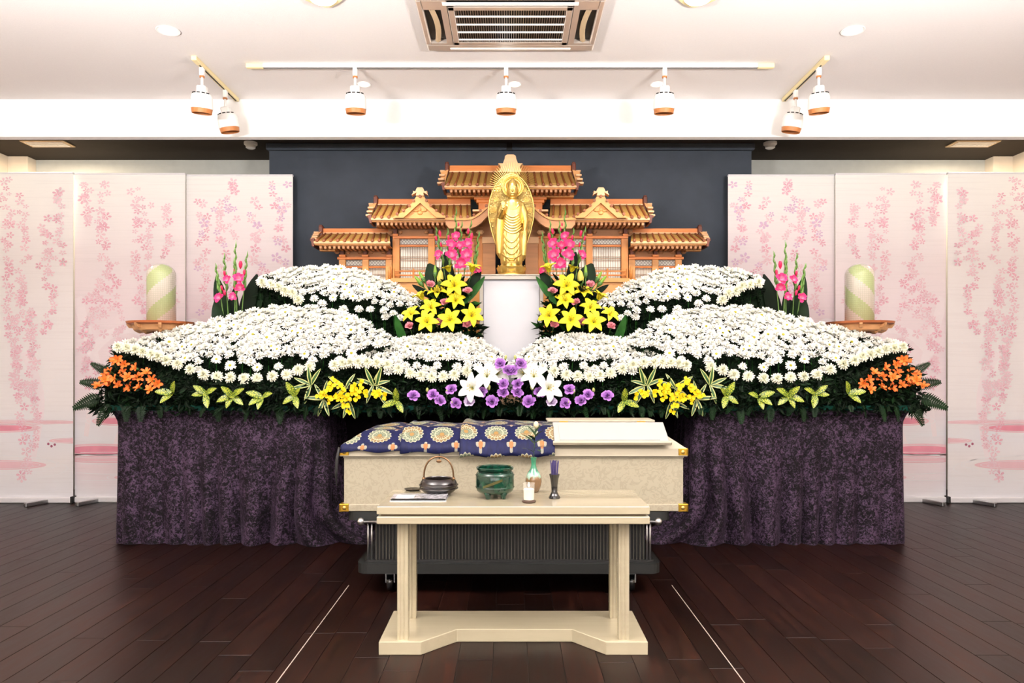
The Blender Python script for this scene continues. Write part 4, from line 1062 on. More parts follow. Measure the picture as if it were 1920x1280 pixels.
# ------------------------------------------------------------------ showy flowers
def lily_petal(mat, name='petal'):
    mb = MB(); petal(mb, .106, .054, .006, 72, -30, 0, 0, 8, .34, .34, 0, 0, .1, True); return mb.mesh(name, mat, True)
LP_Y, LP_W = lily_petal(M['lily_y']), lily_petal(M['lily_w'])
stm = MB()
for k in range(6):
    g = 2 * math.pi * k / 6; stm.tube([(.003 * math.cos(g), .003 * math.sin(g), .0), (.008 * math.cos(g), .008 * math.sin(g), .035), (.017 * math.cos(g), .017 * math.sin(g), .058)], .001, 4)
    stm.ell((.018 * math.cos(g), .018 * math.sin(g), .059), (.0035, .0035, .0022), 6, 4)
stm.tube([(0, 0, 0), (.001, 0, .066)], .0016, 5)
STAMEN = stm.mesh('stamens', M['stamen'])
LSTEM = MB().tube([(0, 0, .004), (0, 0, -.05), (0, .004, -.13)], .0035, 6).mesh('stem', M['stem'], True)
def lily(loc, d, pm_, label, group, sz=1.0, roll=0.0, nm='yellow_lily', close=1.0):
    t = thing(nm, label, 'lily', loc, group)
    t.matrix_world = Matrix.Translation(loc) @ aim(d, roll) @ Matrix.Scale(sz, 4)
    for k in range(6):
        o = link('petal', pm_, t); o.matrix_local = Matrix.Rotation(2 * math.pi * k / 6, 4, 'Z') @ Matrix.Scale(1.0 if k % 2 else .94, 4) @ Matrix.Rotation((0 if k % 2 else R(5)) - R(1 - close) * 40, 4, 'Y')
    link('stamens', STAMEN, t); link('stem', LSTEM, t)
    return t
def cup_bloom(seed, mat, layers, name):
    rd = random.Random(seed); mb = MB()
    for li, (n, L, W, t0, t1, r0, z0) in enumerate(layers):
        for k in range(n): petal(mb, L * rd.uniform(.9, 1.1), W * rd.uniform(.9, 1.1), r0, t0 + rd.uniform(-7, 7), t1 + rd.uniform(-14, 14), 2 * math.pi * (k + .5 * (li % 2)) / n + rd.uniform(-.15, .15), 0, 4, .45, .45, z0, .003, .55)
    return mb.mesh(name, mat, True)
ROSE = cup_bloom(1, M['rose'], [(6, .034, .03, 55, 35, .004, 0), (5, .03, .026, 72, 60, .004, .004), (4, .024, .02, 84, 88, .003, .007), (3, .019, .014, 92, 100, .002, .009)], 'bloom')
LISI = cup_bloom(2, M['lisi'], [(6, .036, .034, 40, 8, .004, 0), (6, .03, .03, 60, 35, .004, .004), (5, .023, .024, 75, 60, .003, .007), (4, .016, .017, 88, 92, .002, .009)], 'bloom')
LISI_P = cup_bloom(3, M['lisi_pale'], [(6, .036, .034, 45, 10, .004, 0), (6, .03, .03, 62, 40, .004, .004), (5, .023, .024, 76, 66, .003, .007), (4, .016, .017, 88, 92, .002, .009)], 'bloom')
ALST = cup_bloom(4, M['alst'], [(3, .043, .022, 58, 14, .003, 0), (3, .041, .017, 64, 22, .003, .002), (3, .025, .005, 70, 55, .001, .002)], 'bloom')
ONC = cup_bloom(5, M['onc'], [(2, .021, .028, 12, -8, .002, 0), (3, .012, .010, 40, 20, .002, .002)], 'floret')
GLAD = cup_bloom(6, M['glad'], [(3, .056, .042, 62, 8, .003, 0), (3, .052, .036, 68, 22, .003, .003), (1, .03, .006, 70, 50, .001, .003)], 'bloom')
CALYX = MB().lathe([(.002, -.02), (.008, -.008), (.009, .002), (.004, .004)], 8).mesh('calyx', M['stem'], True)
SSTEM = MB().tube([(0, 0, .0), (0, 0, -.05), (0, .004, -.1)], .0024, 5).mesh('stem', M['stem'], True)
BUD = MB().lathe([(.003, -.012), (.009, -.004), (.0105, .008), (.007, .02), (.0, .026)], 10).mesh('bud', M['bud_green'], True)
def bloom_thing(nm, mesh, loc, d, label, cat, group, sz=1.0, roll=0.0):
    t = thing(nm, label, cat, loc, group); t.matrix_world = Matrix.Translation(loc) @ aim(d, roll) @ Matrix.Scale(sz, 4)
    link('bloom' if nm != 'flower_bud' else 'bud', mesh, t); link('calyx', CALYX, t); link('stem', SSTEM, t); return t
def fdir(s, x, y, z): return Vector((x * (1 if s < 0 else -1), y, z))
DL = 5.78
lilies = [  # px, py, depth, facing (x, y, z), size, label
 (852, 534, 5.70, (0, -.95, .35), 1.22, 'largest open yellow lily at the heart of the %s bouquet'),
 (884, 508, 5.76, (.25, -.35, 1), 1.05, 'upturned yellow lily below the lowest gladiolus bloom in the %s bouquet'),
 (843, 508, 5.80, (-.3, -.2, 1), .9, 'half hidden yellow lily behind the largest lily of the %s bouquet'),
 (822, 548, 5.72, (-.1, -.6, .8), 1.05, 'yellow lily beside the pale upright bud in the %s bouquet'),
 (793, 560, 5.74, (-.45, -.3, .9), 1.05, 'yellow lily pointing up at outer edge of the %s bouquet'),
 (854, 562, 5.68, (.15, -.85, .45), 1.0, 'yellow lily directly below the largest lily in the %s bouquet'),
 (808, 576, 5.68, (-.1, -.8, .5), 1.02, 'yellow lily in the middle of the lower %s bouquet'),
 (772, 589, 5.72, (-.35, -.7, .6), .98, 'outermost low yellow lily of the %s bouquet'),
 (801, 602, 5.63, (0, -.92, .3), 1.12, 'lowest yellow lily of the %s bouquet'),
 (844, 598, 5.63, (0, -.96, .2), 1.15, 'low central yellow lily facing forward in the %s bouquet'),
 (884, 590, 5.66, (.25, -.92, .2), 1.12, 'low yellow lily beside the white pedestal in the %s bouquet')]
roses = [(807, 534, 'beside the green lily buds'), (878, 546, 'next to the pointed leaf by the pedestal'), (834, 567, 'between three lilies at the centre'), (769, 611, 'lowest at the outer edge'), (821, 604, 'between the two lowest lilies'), (876, 609, 'lowest near the white pedestal')]
lbuds = [(825, 526, (.1, -.2, 1), 2.6, 'pale upright lily bud above the lilies of the %s bouquet', 'lily_y'), (816, 512, (0, -.1, 1), 2.0, 'slim green lily bud against the broad leaf, %s bouquet', 'bud'), (793, 522, (-.5, -.1, .9), 2.0, 'green lily bud leaning out of the %s bouquet', 'bud'), (788, 530, (-.65, -.2, .8), 2.2, 'yellow-green lily bud lowest of the leaning pair, %s bouquet', 'bud')]
LBUD = {'bud': MB().lathe([(.0025, -.014), (.0055, -.006), (.0068, .006), (.0048, .022), (.0, .034)], 10).mesh('bud', plain('lily_bud_green', rgb(126, 168, 54), .5, var=.15), True),
        'lily_y': MB().lathe([(.0025, -.014), (.008, -.004), (.0105, .008), (.007, .024), (.0, .034)], 10).mesh('bud', plain('lily_bud_pale', rgb(214, 206, 96), .5, var=.1), True)}
BIGLEAF = leaf(.26, .10, M['dark_leaf'], .12, .2, 9); LONGLEAF = leaf(.26, .055, M['mid_leaf'], .1, .3, 9); DEEPLEAF = leaf(.26, .085, M['deep_leaf'], .1, .2, 9)
def leaf_thing(mesh, px, py, tipx, tipy, D, Dt, s, label, nm='broad_leaf', wscale=1.0, roll=0.0):
    a = PM(px, py, D, s); b = PM(tipx, tipy, Dt, s); d = b - a; L = d.length
    t = thing(nm, label, 'leaf', a, None); o = link('blade', mesh, t)
    y = d.normalized(); z = (Vector((0, -1, .15)) - y * y.dot(Vector((0, -1, .15)))).normalized(); x = y.cross(z)
    m_ = Matrix((x, y, z)).transposed().to_4x4()
    o.matrix_local = m_ @ Matrix.Rotation(roll * (1 if s < 0 else -1), 4, 'Y') @ Matrix.Diagonal((wscale * L / .26, L / .26, L / .26, 1)); return t
def gladiolus(s, base, tip, D, blooms, buds, label, group, bend=0.0):
    a = PM(base[0], base[1], D, s); b = PM(tip[0], tip[1], D, s)
    t = thing('gladiolus_stem', label, 'gladiolus', a, group); pts = []; n = 9
    for i in range(n + 1):
        f = i / n; p = a.lerp(b, f); p.x += bend * math.sin(math.pi * f) * (1 if s < 0 else -1); pts.append(p)
    MB().tube(pts, [.0055 - .004 * i / n for i in range(n + 1)], 6).build('stem', M['glad_stem'], t, True)
    for k in range(7):                                   # green bud sheaths alternating up the tip
        f = .52 + .46 * k / 7; i = min(int(f * n), n - 1); p = pts[i].lerp(pts[i + 1], f * n - i); sd = -1 if k % 2 else 1
        L = .095 - .06 * k / 8; ax = (b - a).normalized(); q = p + ax * L + Vector((sd * .012 * (1 - k / 9), -.006, 0))
        MB().tube([p, p.lerp(q, .35) + Vector((sd * .004, -.004, 0)), q], [.005, .0125 - .0009 * k, .001], 6).build('bud_sheath', M['glad_stem'], t, True)
    for (px, py, sz, fx) in blooms:
        c = PM(px, py, D - .045, s) - a; o = link('bloom', GLAD, t); place(o, c, fdir(s, fx, -.9, .25), px * .3, sz * .84)
    for (px, py, sz) in buds:
        c = PM(px, py, D - .02, s); ax = (b - a).normalized() + Vector((.0, -.2, 0))
        MB().lathe([(.003, -.022 * sz), (.009 * sz, -.008 * sz), (.011 * sz, .008 * sz), (.007 * sz, .022 * sz), (.002, .026 * sz)], 8, (0, 0, 0), 0, Matrix.Translation(c) @ aim(ax)).build('flower_bud', M['glad_red'], t, True)
    return t
for s in (-1, 1):
    sd = SIDE[s]; G = 'yellow lilies in the %s bouquet' % sd
    for k, (px, py, D, d, sz, lb) in enumerate(lilies): lily(PM(px, py + 2, D, s), fdir(s, *d), LP_Y, lb % sd, G, sz * .9, k * .9 * (-s), close=.4 if d[2] > .85 else 1.0)
    for k, (px, py, wh) in enumerate(roses): bloom_thing('pink_rose', ROSE, PM(px, py + 3, 5.66, s), fdir(s, .1 * (-1) ** k, -.75, .65), 'small pink rose in the %s bouquet, %s' % (sd, wh), 'rose', 'pink roses in the bouquets', 1.25, k)
    for (px, py, d, sz, lb, km) in lbuds: bloom_thing('flower_bud', LBUD[km], PM(px, py, 5.72, s), fdir(s, *d), lb % sd, 'flower bud', None, sz)
    g = 'gladioli in the bouquets'
    DG = 5.84
    gladiolus(s, (842, 575), (816, 424), DG, [(825, 479, .95, -.5)], [(825, 438, 1), (818, 447, .8), (827, 459, .8)], 'outermost pink gladiolus of the %s bouquet, nearest the mound' % sd, g, .01)
    gladiolus(s, (846, 580), (839, 427), DG - .03, [(846, 461, 1.05, 0), (848, 480, 1.2, 0)], [(841, 446, .9), (848, 453, 1)], 'second gladiolus of the %s bouquet, with two open blooms one above another' % sd, g)
    gladiolus(s, (852, 580), (855, 387), DG + .03, [(854, 444, .9, .2)], [(864, 431, 1), (860, 421, .6)], 'tallest gladiolus spike of the %s bouquet' % sd, g)
    gladiolus(s, (856, 580), (866, 412), DG - .01, [(861, 461, .9, .1), (864, 497, 1.2, 0)], [(863, 470, 1), (857, 463, .8)], 'short gladiolus behind the tallest spike, lowest large bloom, %s bouquet' % sd, g)
    gladiolus(s, (862, 580), (884, 411), DG - .02, [(876, 458, 1.05, .3), (875, 480, 1.25, .1)], [(878, 434, 1), (884, 444, 1.2)], 'pink gladiolus on the pedestal side of the tallest spike, %s bouquet' % sd, g)
    gladiolus(s, (872, 580), (898, 434), DG + .02, [(893, 507, .85, .5)], [], 'bare green gladiolus spike nearest the golden statue, %s bouquet' % sd, g, .012)
    leaf_thing(BIGLEAF, 832, 560, 803, 492, 5.9, 5.92, s, 'broad dark leaf at the outer edge of the %s bouquet' % sd, wscale=1.35)
    leaf_thing(DEEPLEAF, 846, 560, 834, 470, 5.92, 5.95, s, 'dark upright leaf behind the gladioli of the %s bouquet' % sd, wscale=.8)
    leaf_thing(LONGLEAF, 870, 570, 910, 519, 5.7, 5.68, s, 'bright pointed leaf overlapping the pedestal in the %s bouquet' % sd, 'pointed_leaf', 1.0, .4)
    leaf_thing(BIGLEAF, 868, 560, 900, 508, 5.86, 5.8, s, 'greyish leaf behind the pointed one in the %s bouquet' % sd)
    leaf_thing(LONGLEAF, 765, 655, 738, 592, 5.72, 5.66, s, 'arching broad leaf at the foot of the %s bouquet' % sd, 'broad_leaf', 1.3, -.5)
    leaf_thing(DEEPLEAF, 812, 560, 773, 533, 5.84, 5.82, s, 'dark leaf under the leaning lily buds of the %s bouquet' % sd, wscale=.8)
    bq = MB(); rd = random.Random(31); sam = []
    for k in range(1500):
        py = rd.uniform(530, 660); hw_ = 18 + (py - 530) * .52; px = 842 + rd.uniform(-1, 1) * hw_ + (py - 560) * -.12
        if px < 898: sam.append((PM(px, py, rd.uniform(5.74, 5.92), s), (0, -.4, .1)))
    leaf_cloud(bq, sam, rd, (.06, .13), .3, (0, 0, 1, 1, 1, 2))
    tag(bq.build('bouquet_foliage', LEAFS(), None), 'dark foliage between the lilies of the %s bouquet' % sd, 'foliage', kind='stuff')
    # outer gladioli behind the large mound
    g = 'gladioli behind the large mounds'; DO = 6.05
    gladiolus(s, (424, 625), (404, 493), DO, [(413, 559, 1.0, -.2)], [(416, 540, .9), (421, 549, 1)], 'outermost gladiolus of the small clump behind the large %s mound' % sd, g)
    gladiolus(s, (430, 625), (420, 473), DO + .03, [(428, 525, .9, -.2)], [(421, 513, 1)], 'second gladiolus from outside in the clump behind the large %s mound' % sd, g)
    gladiolus(s, (440, 625), (442, 450), DO, [(438, 557, .85, 0)], [(440, 538, 1.2), (440, 508, .8)], 'tallest gladiolus in the clump behind the large %s mound' % sd, g)
    gladiolus(s, (446, 625), (440, 484), DO - .03, [(449, 524, 1.15, .1)], [], 'short gladiolus with the biggest bloom behind the large %s mound' % sd, g)
    gladiolus(s, (450, 625), (464, 470), DO, [(452, 541, 1.0, 0)], [(451, 497, 1.4), (458, 511, 1)], 'innermost gladiolus of the clump behind the large %s mound' % sd, g)
    leaf_thing(BIGLEAF, 432, 625, 401, 515, DO + .08, DO + .1, s, 'tall dark leaf on the outer side of the %s gladiolus clump' % sd, wscale=.62)
    leaf_thing(DEEPLEAF, 452, 625, 478, 512, DO + .08, DO + .1, s, 'tall dark leaf on the inner side of the %s gladiolus clump' % sd, wscale=.78)
    leaf_thing(BIGLEAF, 420, 640, 400, 562, DO - .02, DO - .02, s, 'short broad leaf low on the outer side of the %s gladiolus clump' % sd, wscale=.8)
    leaf_thing(DEEPLEAF, 440, 625, 436, 540, DO + .1, DO + .1, s, 'dark leaf hidden among the stems of the %s gladiolus clump' % sd, wscale=.8)
    o = leaf_thing(BIGLEAF, 470, 600, 488, 530, DO + .1, DO + .12, s, 'shadowy leaf between the %s gladiolus clump and rear mound' % sd)
    # white lilies and lisianthus at the centre
    wl_ = [(886, 728, (-.25, -.95, .1), 1.12, 'lowest white lily'), (913, 706, (.05, -.85, .45), 1.12, 'middle white lily'), (932, 702, (.35, -.8, .4), .95, 'innermost white lily')]
    for k, (px, py, d, sz, lb) in enumerate(wl_): lily(PM(px, py, 5.16 + .03 * k, s), fdir(s, *d), LP_W, lb + ' of the three on the %s of the altar centre' % sd, 'white lilies at the altar centre', sz, .5 + k, 'white_lily')
    ls = [(775, 740, 'farthest from the centre'), (812, 738, 'second from the outer end'), (825, 749, 'low, under the second one'), (847, 728, 'highest of the outer cluster'), (854, 754, 'lowest of the outer cluster'), (903, 734, 'tucked behind the white lilies'), (922, 751, 'largest and lowest, dark hearted'), (944, 734, 'innermost, lower of two'), (943, 718, 'innermost, upper of two'), (938, 680, 'above the white lilies'), (953, 693, 'at the very centre line')]
    for k, (px, py, wh) in enumerate(ls): bloom_thing('purple_lisianthus', LISI, PM(px, py + 3, 5.17, s), fdir(s, .15 * (-1) ** k, -.85, .5), 'purple lisianthus on the %s, %s' % (sd, wh), 'lisianthus', 'purple lisianthus along the altar front', 1.25 if k == 6 else 1.08, k * 1.3)
    bloom_thing('pale_lisianthus', LISI_P, PM(880, 755, 5.16, s), fdir(s, 0, -.8, .5), 'single pale lilac lisianthus under the white lilies, %s side' % sd, 'lisianthus', None, 1.15)
    for k, (px, py) in enumerate([(801, 732), (916, 728), (838, 735), (848, 756), (948, 671)]):
        bloom_thing('flower_bud', BUD, PM(px, py, 5.17, s), fdir(s, .1, -.5, .8), 'pale green lisianthus bud on the %s, %s' % (sd, ['farthest out', 'beside the white lilies', 'beside the highest outer bloom', 'beside the lowest outer bloom', 'topmost, over the white lilies'][k]), 'flower bud', None, 1.3 if k == 1 else .95)
    # orange alstroemeria at the ends
    al = [(214, 677), (234, 681), (208, 695), (232, 697), (256, 688), (276, 697), (196, 710), (207, 718), (240, 705), (260, 705), (287, 710), (224, 720), (244, 725), (263, 724), (282, 728), (295, 717), (184, 722), (216, 708), (200, 700), (220, 672)]
    rd = random.Random(17)
    order = sorted(range(len(al)), key=lambda i: al[i][1]); wh_ = {}
    for r_ in range(5):
        for c_, i in enumerate(sorted(order[r_ * 4:r_ * 4 + 4], key=lambda i: al[i][0])):
            wh_[i] = '%s of the four %s' % (('outermost', 'second from outside', 'second from inside', 'innermost')[c_], ('topmost', 'second highest', 'middle', 'second lowest', 'lowest')[r_])
    for k, (px, py) in enumerate(al): bloom_thing('orange_alstroemeria', ALST, PM(px, py + 3, 5.22 + rd.uniform(-.03, .03), s), fdir(s, rd.uniform(-.6, .5), -.8, rd.uniform(.1, .7)), 'orange alstroemeria at the %s altar end, %s' % (sd, wh_[k]), 'alstroemeria', 'orange alstroemeria at the %s end of the altar' % sd, rd.uniform(.95, 1.12), rd.random() * 6)
    # oncidium sprays
    sprays = [([(655, 768), (650, 752), (643, 738), (640, 725), (625, 712)], 'longest'), ([(600, 745), (606, 735), (618, 728), (634, 722)], 'outermost'), ([(720, 748), (708, 740), (695, 735), (680, 740)], 'innermost'), ([(670, 722), (662, 732), (668, 742), (676, 712)], 'upper inner'), ([(618, 752), (632, 744), (645, 746)], 'low outer')]
    for k, (pl_, wh) in enumerate(sprays):
        a = PM(pl_[0][0], pl_[0][1], 5.18, s); t = thing('oncidium_spray', '%s spray of tiny yellow orchid florets at the %s front' % (wh, sd), 'orchid spray', a, 'yellow orchid sprays')
        pts = [PM(x_, y_, 5.19, s) for x_, y_ in pl_] + [PM(650, 745, 5.36, s)]
        MB().tube(pts, .0018, 5).build('stem', M['stem'], t); rd = random.Random(40 + k)
        for i in range(len(pl_) - 1):
            for f in (0, .33, .66):
                px = pl_[i][0] + (pl_[i + 1][0] - pl_[i][0]) * f + rd.uniform(-7, 7); py = pl_[i][1] + (pl_[i + 1][1] - pl_[i][1]) * f + rd.uniform(-5, 5)
                place(link('floret', ONC, t), PM(px, py, 5.165, s) - a, fdir(s, rd.uniform(-.4, .4), -.9, rd.uniform(-.2, .5)), rd.random() * 6, rd.uniform(.9, 1.25))
    # striped leaf sprigs
    SL = leaf(.13, .03, [M['stripe_g'], M['stripe_y']], .3, .3, 7, True)
    for k, (px, py, azs, wh) in enumerate([(583, 722, (95, 60, 150, 185, 250), 'outermost'), (608, 748, (80, 120, 170, 250, 290), 'second from outside'), (648, 728, (30, 60, 140, 215, 265), 'middle'), (700, 722, (20, 65, 110, 150, 250), 'second from centre'), (706, 724, (340, 300, 75), 'short inner'), (655, 752, (250, 290, 200), 'lowest')]):
        a = PM(px, py, 5.24, s); t = thing('striped_leaf_sprig', '%s cream striped leaf sprig at the %s front' % (wh, sd), 'leaf sprig', a, 'striped leaf sprigs'); rd = random.Random(60 + k)
        MB().tube([a, a + Vector((0, .06, -.03))], .003, 5).build('stem', M['stem'], t)
        for az in azs:
            g_ = R(az if s < 0 else 180 - az); d = Vector((math.cos(g_), -.45 + rd.uniform(-.2, .2), math.sin(g_))).normalized(); z = (Vector((0, -1, .3)) - d * d.dot(Vector((0, -1, .3)))).normalized()
            o = link('leaf', SL, t); o.matrix_local = Matrix((d.cross(z), d, z)).transposed().to_4x4() @ Matrix.Scale(rd.uniform(.85, 1.1), 4)
    # spotted laurel sprigs
    AU = leaf(.105, .048, M['aucuba'], .2, .25, 7)
    for k, (px, py, azs, wh) in enumerate([(324, 737, (75, 165, 225), 'nearest the orange blooms'), (386, 738, (35, 130, 180, 285), 'second from the orange blooms'), (436, 742, (120, 40, 200, 250, 320), 'third from the orange blooms'), (492, 744, (150, 30, 215, 260), 'fourth from the orange blooms'), (553, 742, (110, 60, 215, 290), 'beside the yellow orchids'), (744, 752, (90, 200, 300), 'between orchids and lisianthus')]):
        a = PM(px, py, 5.22, s); t = thing('spotted_laurel_sprig', 'yellow speckled laurel sprig on the %s, %s' % (sd, wh), 'leaf sprig', a, 'speckled laurel sprigs'); rd = random.Random(80 + k)
        MB().tube([a, a + Vector((0, .08, -.02))], .003, 5).build('stem', M['stem'], t)
        for az in azs:
            g_ = R(az if s < 0 else 180 - az); d = Vector((math.cos(g_), -.55 + rd.uniform(-.25, .25), math.sin(g_) * .8)).normalized(); z = (Vector((0, -1, .5)) - d * d.dot(Vector((0, -1, .5)))).normalized()
            o = link('leaf', AU, t); o.matrix_local = Matrix((d.cross(z), d, z)).transposed().to_4x4() @ Matrix.Scale(rd.uniform(.85, 1.1), 4)
# ------------------------------------------------------------------ white pedestal with framed panel
DP = 5.92
M['ped_white'] = plain('pedestal_white', rgb(212, 212, 218), .3, var=.008, coat=.3)
M['ped_frame'] = plain('pedestal_frame', rgb(206, 198, 186), .4, var=.01)
M['ped_line'] = plain('pedestal_groove', rgb(120, 116, 120), .5)
x0, x1, zp = XP(899, DP), XP(1019, DP), ZP(514, DP)
pd = thing('white_pedestal', 'tall white pedestal with framed front panel under the golden statue', 'pedestal', (0, DP + .2, 1.16))
zb0 = ZT + .03
MB().box(x0, x1, DP + .02, DP + .42, zb0, zp - .012, ch=.004).build('body', M['ped_white'], pd)
MB().box(x0 - .008, x1 + .008, DP - .004, DP + .43, zp - .012, zp, ch=.004).build('cap', M['ped_frame'], pd)
for a, b, c, d in ((x0, x0 + .028, zb0, zp - .012), (x1 - .028, x1, zb0, zp - .012), (x0 + .028, x1 - .028, zp - .04, zp - .012), (x0 + .028, x1 - .028, zb0, zb0 + .03)):
    MB().box(a, b, DP, DP + .022, c, d, ch=.003).build('frame_strip', M['ped_frame'], pd)
for a, b, c, d in ((x0 + .03, x0 + .034, zb0 + .03, zp - .044), (x1 - .034, x1 - .03, zb0 + .03, zp - .044), (x0 + .03, x1 - .03, zp - .047, zp - .043)):
    MB().box(a, b, DP + .008, DP + .021, c, d).build('groove_line', M['ped_line'], pd)
M['wood_box'] = wood_mat('pale_wood_box', rgb(226, 184, 146), 'X')
wbx = thing('wooden_step', 'small pale wooden step showing between leaves at the altar centre', 'step', (0, 5.3, ZT + .03))
MB().box(-.075, .085, 5.30, 5.40, ZT + .03, ZT + .085, ch=.003).build('lower_board', M['wood_box'], wbx)
MB().box(-.065, .075, 5.33, 5.42, ZT + .085, ZT + .125, ch=.003).build('upper_board', M['wood_box'], wbx)

# ------------------------------------------------------------------ dome offerings on wooden stands
def dome_mat(sgn):
    t = NT('pastel_stack'); tc = t.n('ShaderNodeTexCoord'); sp = t.n('ShaderNodeSeparateXYZ'); t.l(tc.outputs['Object'], sp.inputs[0])
    an = t.math('ARCTAN2', sp.outputs[0], sp.outputs[1])
    u = t.math('MULTIPLY', an, .113); cs = .0165
    row = t.math('FLOOR', t.math('DIVIDE', sp.outputs[2], cs)); col = t.math('FLOOR', t.math('DIVIDE', u, cs))
    dg = t.math('MULTIPLY_ADD', t.math('MULTIPLY', an, sgn * -1.0), 1.0 / 3.14159, t.math('MULTIPLY', t.math('MULTIPLY', row, cs), 3.4))
    band = t.math('GREATER_THAN', t.math('FRACT', dg), .5)
    fu = t.math('FRACT', t.math('DIVIDE', u, cs)); fz = t.math('FRACT', t.math('DIVIDE', sp.outputs[2], cs))
    g = t.math('MAXIMUM', t.math('LESS_THAN', fu, .16), t.math('LESS_THAN', fz, .16))
    c = t.mix(band, rgb(202, 218, 150), rgb(240, 232, 218)); c = t.mix(t.math('MULTIPLY', g, .4), c, rgb(150, 160, 104))
    t.bump(t.math('SUBTRACT', 1.0, g), .5, .004)
    return t.base(c, .25, 0, .5, .6)
M['stand_wood'] = wood_mat('red_brown_wood', rgb(176, 100, 58), 'X', .45, .2)
M['stand_pale'] = wood_mat('pale_scroll_wood', rgb(206, 152, 104), 'X', .5, .15)
for s in (-1, 1):
    D = 6.15; c = PM(302.5, 606, D, s); r = 25.5 * D / F; h_ = (606 - 495) * D / F
    st = thing('offering_stand', 'reddish wooden round tray stand on the %s with scrolled brackets' % SIDE[s], 'stand', (c.x, D, 1.16))
    rt = 60 * D / F
    MB().lathe([(.0, -.014), (rt * .9, -.014), (rt * .98, -.004), (rt, .012), (rt * .965, .012), (rt * .93, .0), (.0, .0)], 40, (c.x, D, c.z - .002), cap=False).build('tray', M['stand_wood'], st, 40)
    MB().lathe([(rt * .6, -.075), (rt * .78, -.06), (rt * .84, -.016), (.0, -.016)], 32, (c.x, D, c.z), cap=False).build('bowl_underside', M['stand_pale'], st, 40)
    for k in range(8):
        g = 2 * math.pi * (k + .5) / 8
        poly = [(rt * .45, -.075), (rt * .62, -.085), (rt * .74, -.07), (rt * .8, -.045), (rt * .9, -.045), (rt * .97, -.02), (rt * .98, .008), (rt * .9, -.004), (rt * .5, -.004)]
        b = MB().prism(poly, -.012, .012); Mx = Matrix.Translation((c.x, D, c.z)) @ Matrix.Rotation(g, 4, 'Z')
        b.v = [tuple(Mx @ Vector(v)) for v in b.v]; b.build('bracket', M['stand_pale'], st)
    MB().lathe([(.16, 0), (.15, .03), (.05, .05), (.04, .2), (.06, c.z - 1.16 - .07)], 24, (c.x, D, 1.16)).build('post', M['stand_wood'], st, 40)
    dm = thing('dome_offering', 'tall domed stack of green and white sweets on the %s stand' % SIDE[s], 'offering', (c.x, D, c.z))
    prof = [(r, 0), (r, h_ - r * .85)] + [(r * math.cos(R(a)), h_ - r * .85 + r * .85 * math.sin(R(a))) for a in range(10, 91, 10)]
    o = MB().lathe(prof, 40, (c.x, D, c.z)).build('stack', dome_mat(s), dm, True)
    rr = r * 1.03; prof2 = [(rr, 0), (rr, h_ - r * .85)] + [(rr * math.cos(R(a)), h_ - r * .85 + rr * .88 * math.sin(R(a))) for a in range(10, 91, 10)]
    MB().lathe(prof2, 40, (c.x, D, c.z), cap=False).build('clear_cover', M['glass'], dm, True)

# ------------------------------------------------------------------ wooden shrine
M['w_light'] = wood_mat('shrine_light', rgb(206, 147, 84), 'X', .45, .12)
M['w_post'] = wood_mat('shrine_post', rgb(200, 130, 64), 'Z', .45, .12)
M['w_roof'] = wood_mat('shrine_roof', rgb(178, 138, 74), 'Z', .5, .1)
M['w_ridge'] = wood_mat('shrine_ridge', rgb(206, 122, 56), 'X', .45, .1)
M['w_rib'] = wood_mat('shrine_rib', rgb(132, 72, 36), 'Z', .5, .12)
M['w_dark'] = wood_mat('shrine_dark', rgb(98, 44, 22), 'Z', .45, .2)
M['w_pink'] = wood_mat('shrine_carved', rgb(184, 131, 90), 'X', .55, .12)
M['w_pale'] = wood_mat('shrine_pale', rgb(224, 178, 134), 'X', .5, .06)
M['shoji'] = plain('shoji_paper', rgb(240, 240, 232), .8, var=.02)
M['bar'] = plain('lattice_bar', rgb(84, 72, 70), .6, var=.1)
M['bar_brown'] = plain('lattice_bar_brown', rgb(150, 116, 84), .6, var=.1)
sh = thing('wooden_shrine', 'large carved wooden altar shrine with tiered tiled roofs behind the statue', 'shrine', (0, 6.75, 1.16))
MB().box(-1.55, 1.55, 6.56, 6.88, 1.16, ZP(527, 6.72), ch=.004).build('plinth', M['w_light'], sh)
def bx(px0, px1, py0, py1, D, dp, name, m, parent, s, ch=.002):
    a = PM(px0, py0, D, s); b = PM(px1, py1, D, s)
    return MB().box(min(a.x, b.x), max(a.x, b.x), D, D + dp, min(a.z, b.z), max(a.z, b.z), ch=ch).build(name, m, parent)
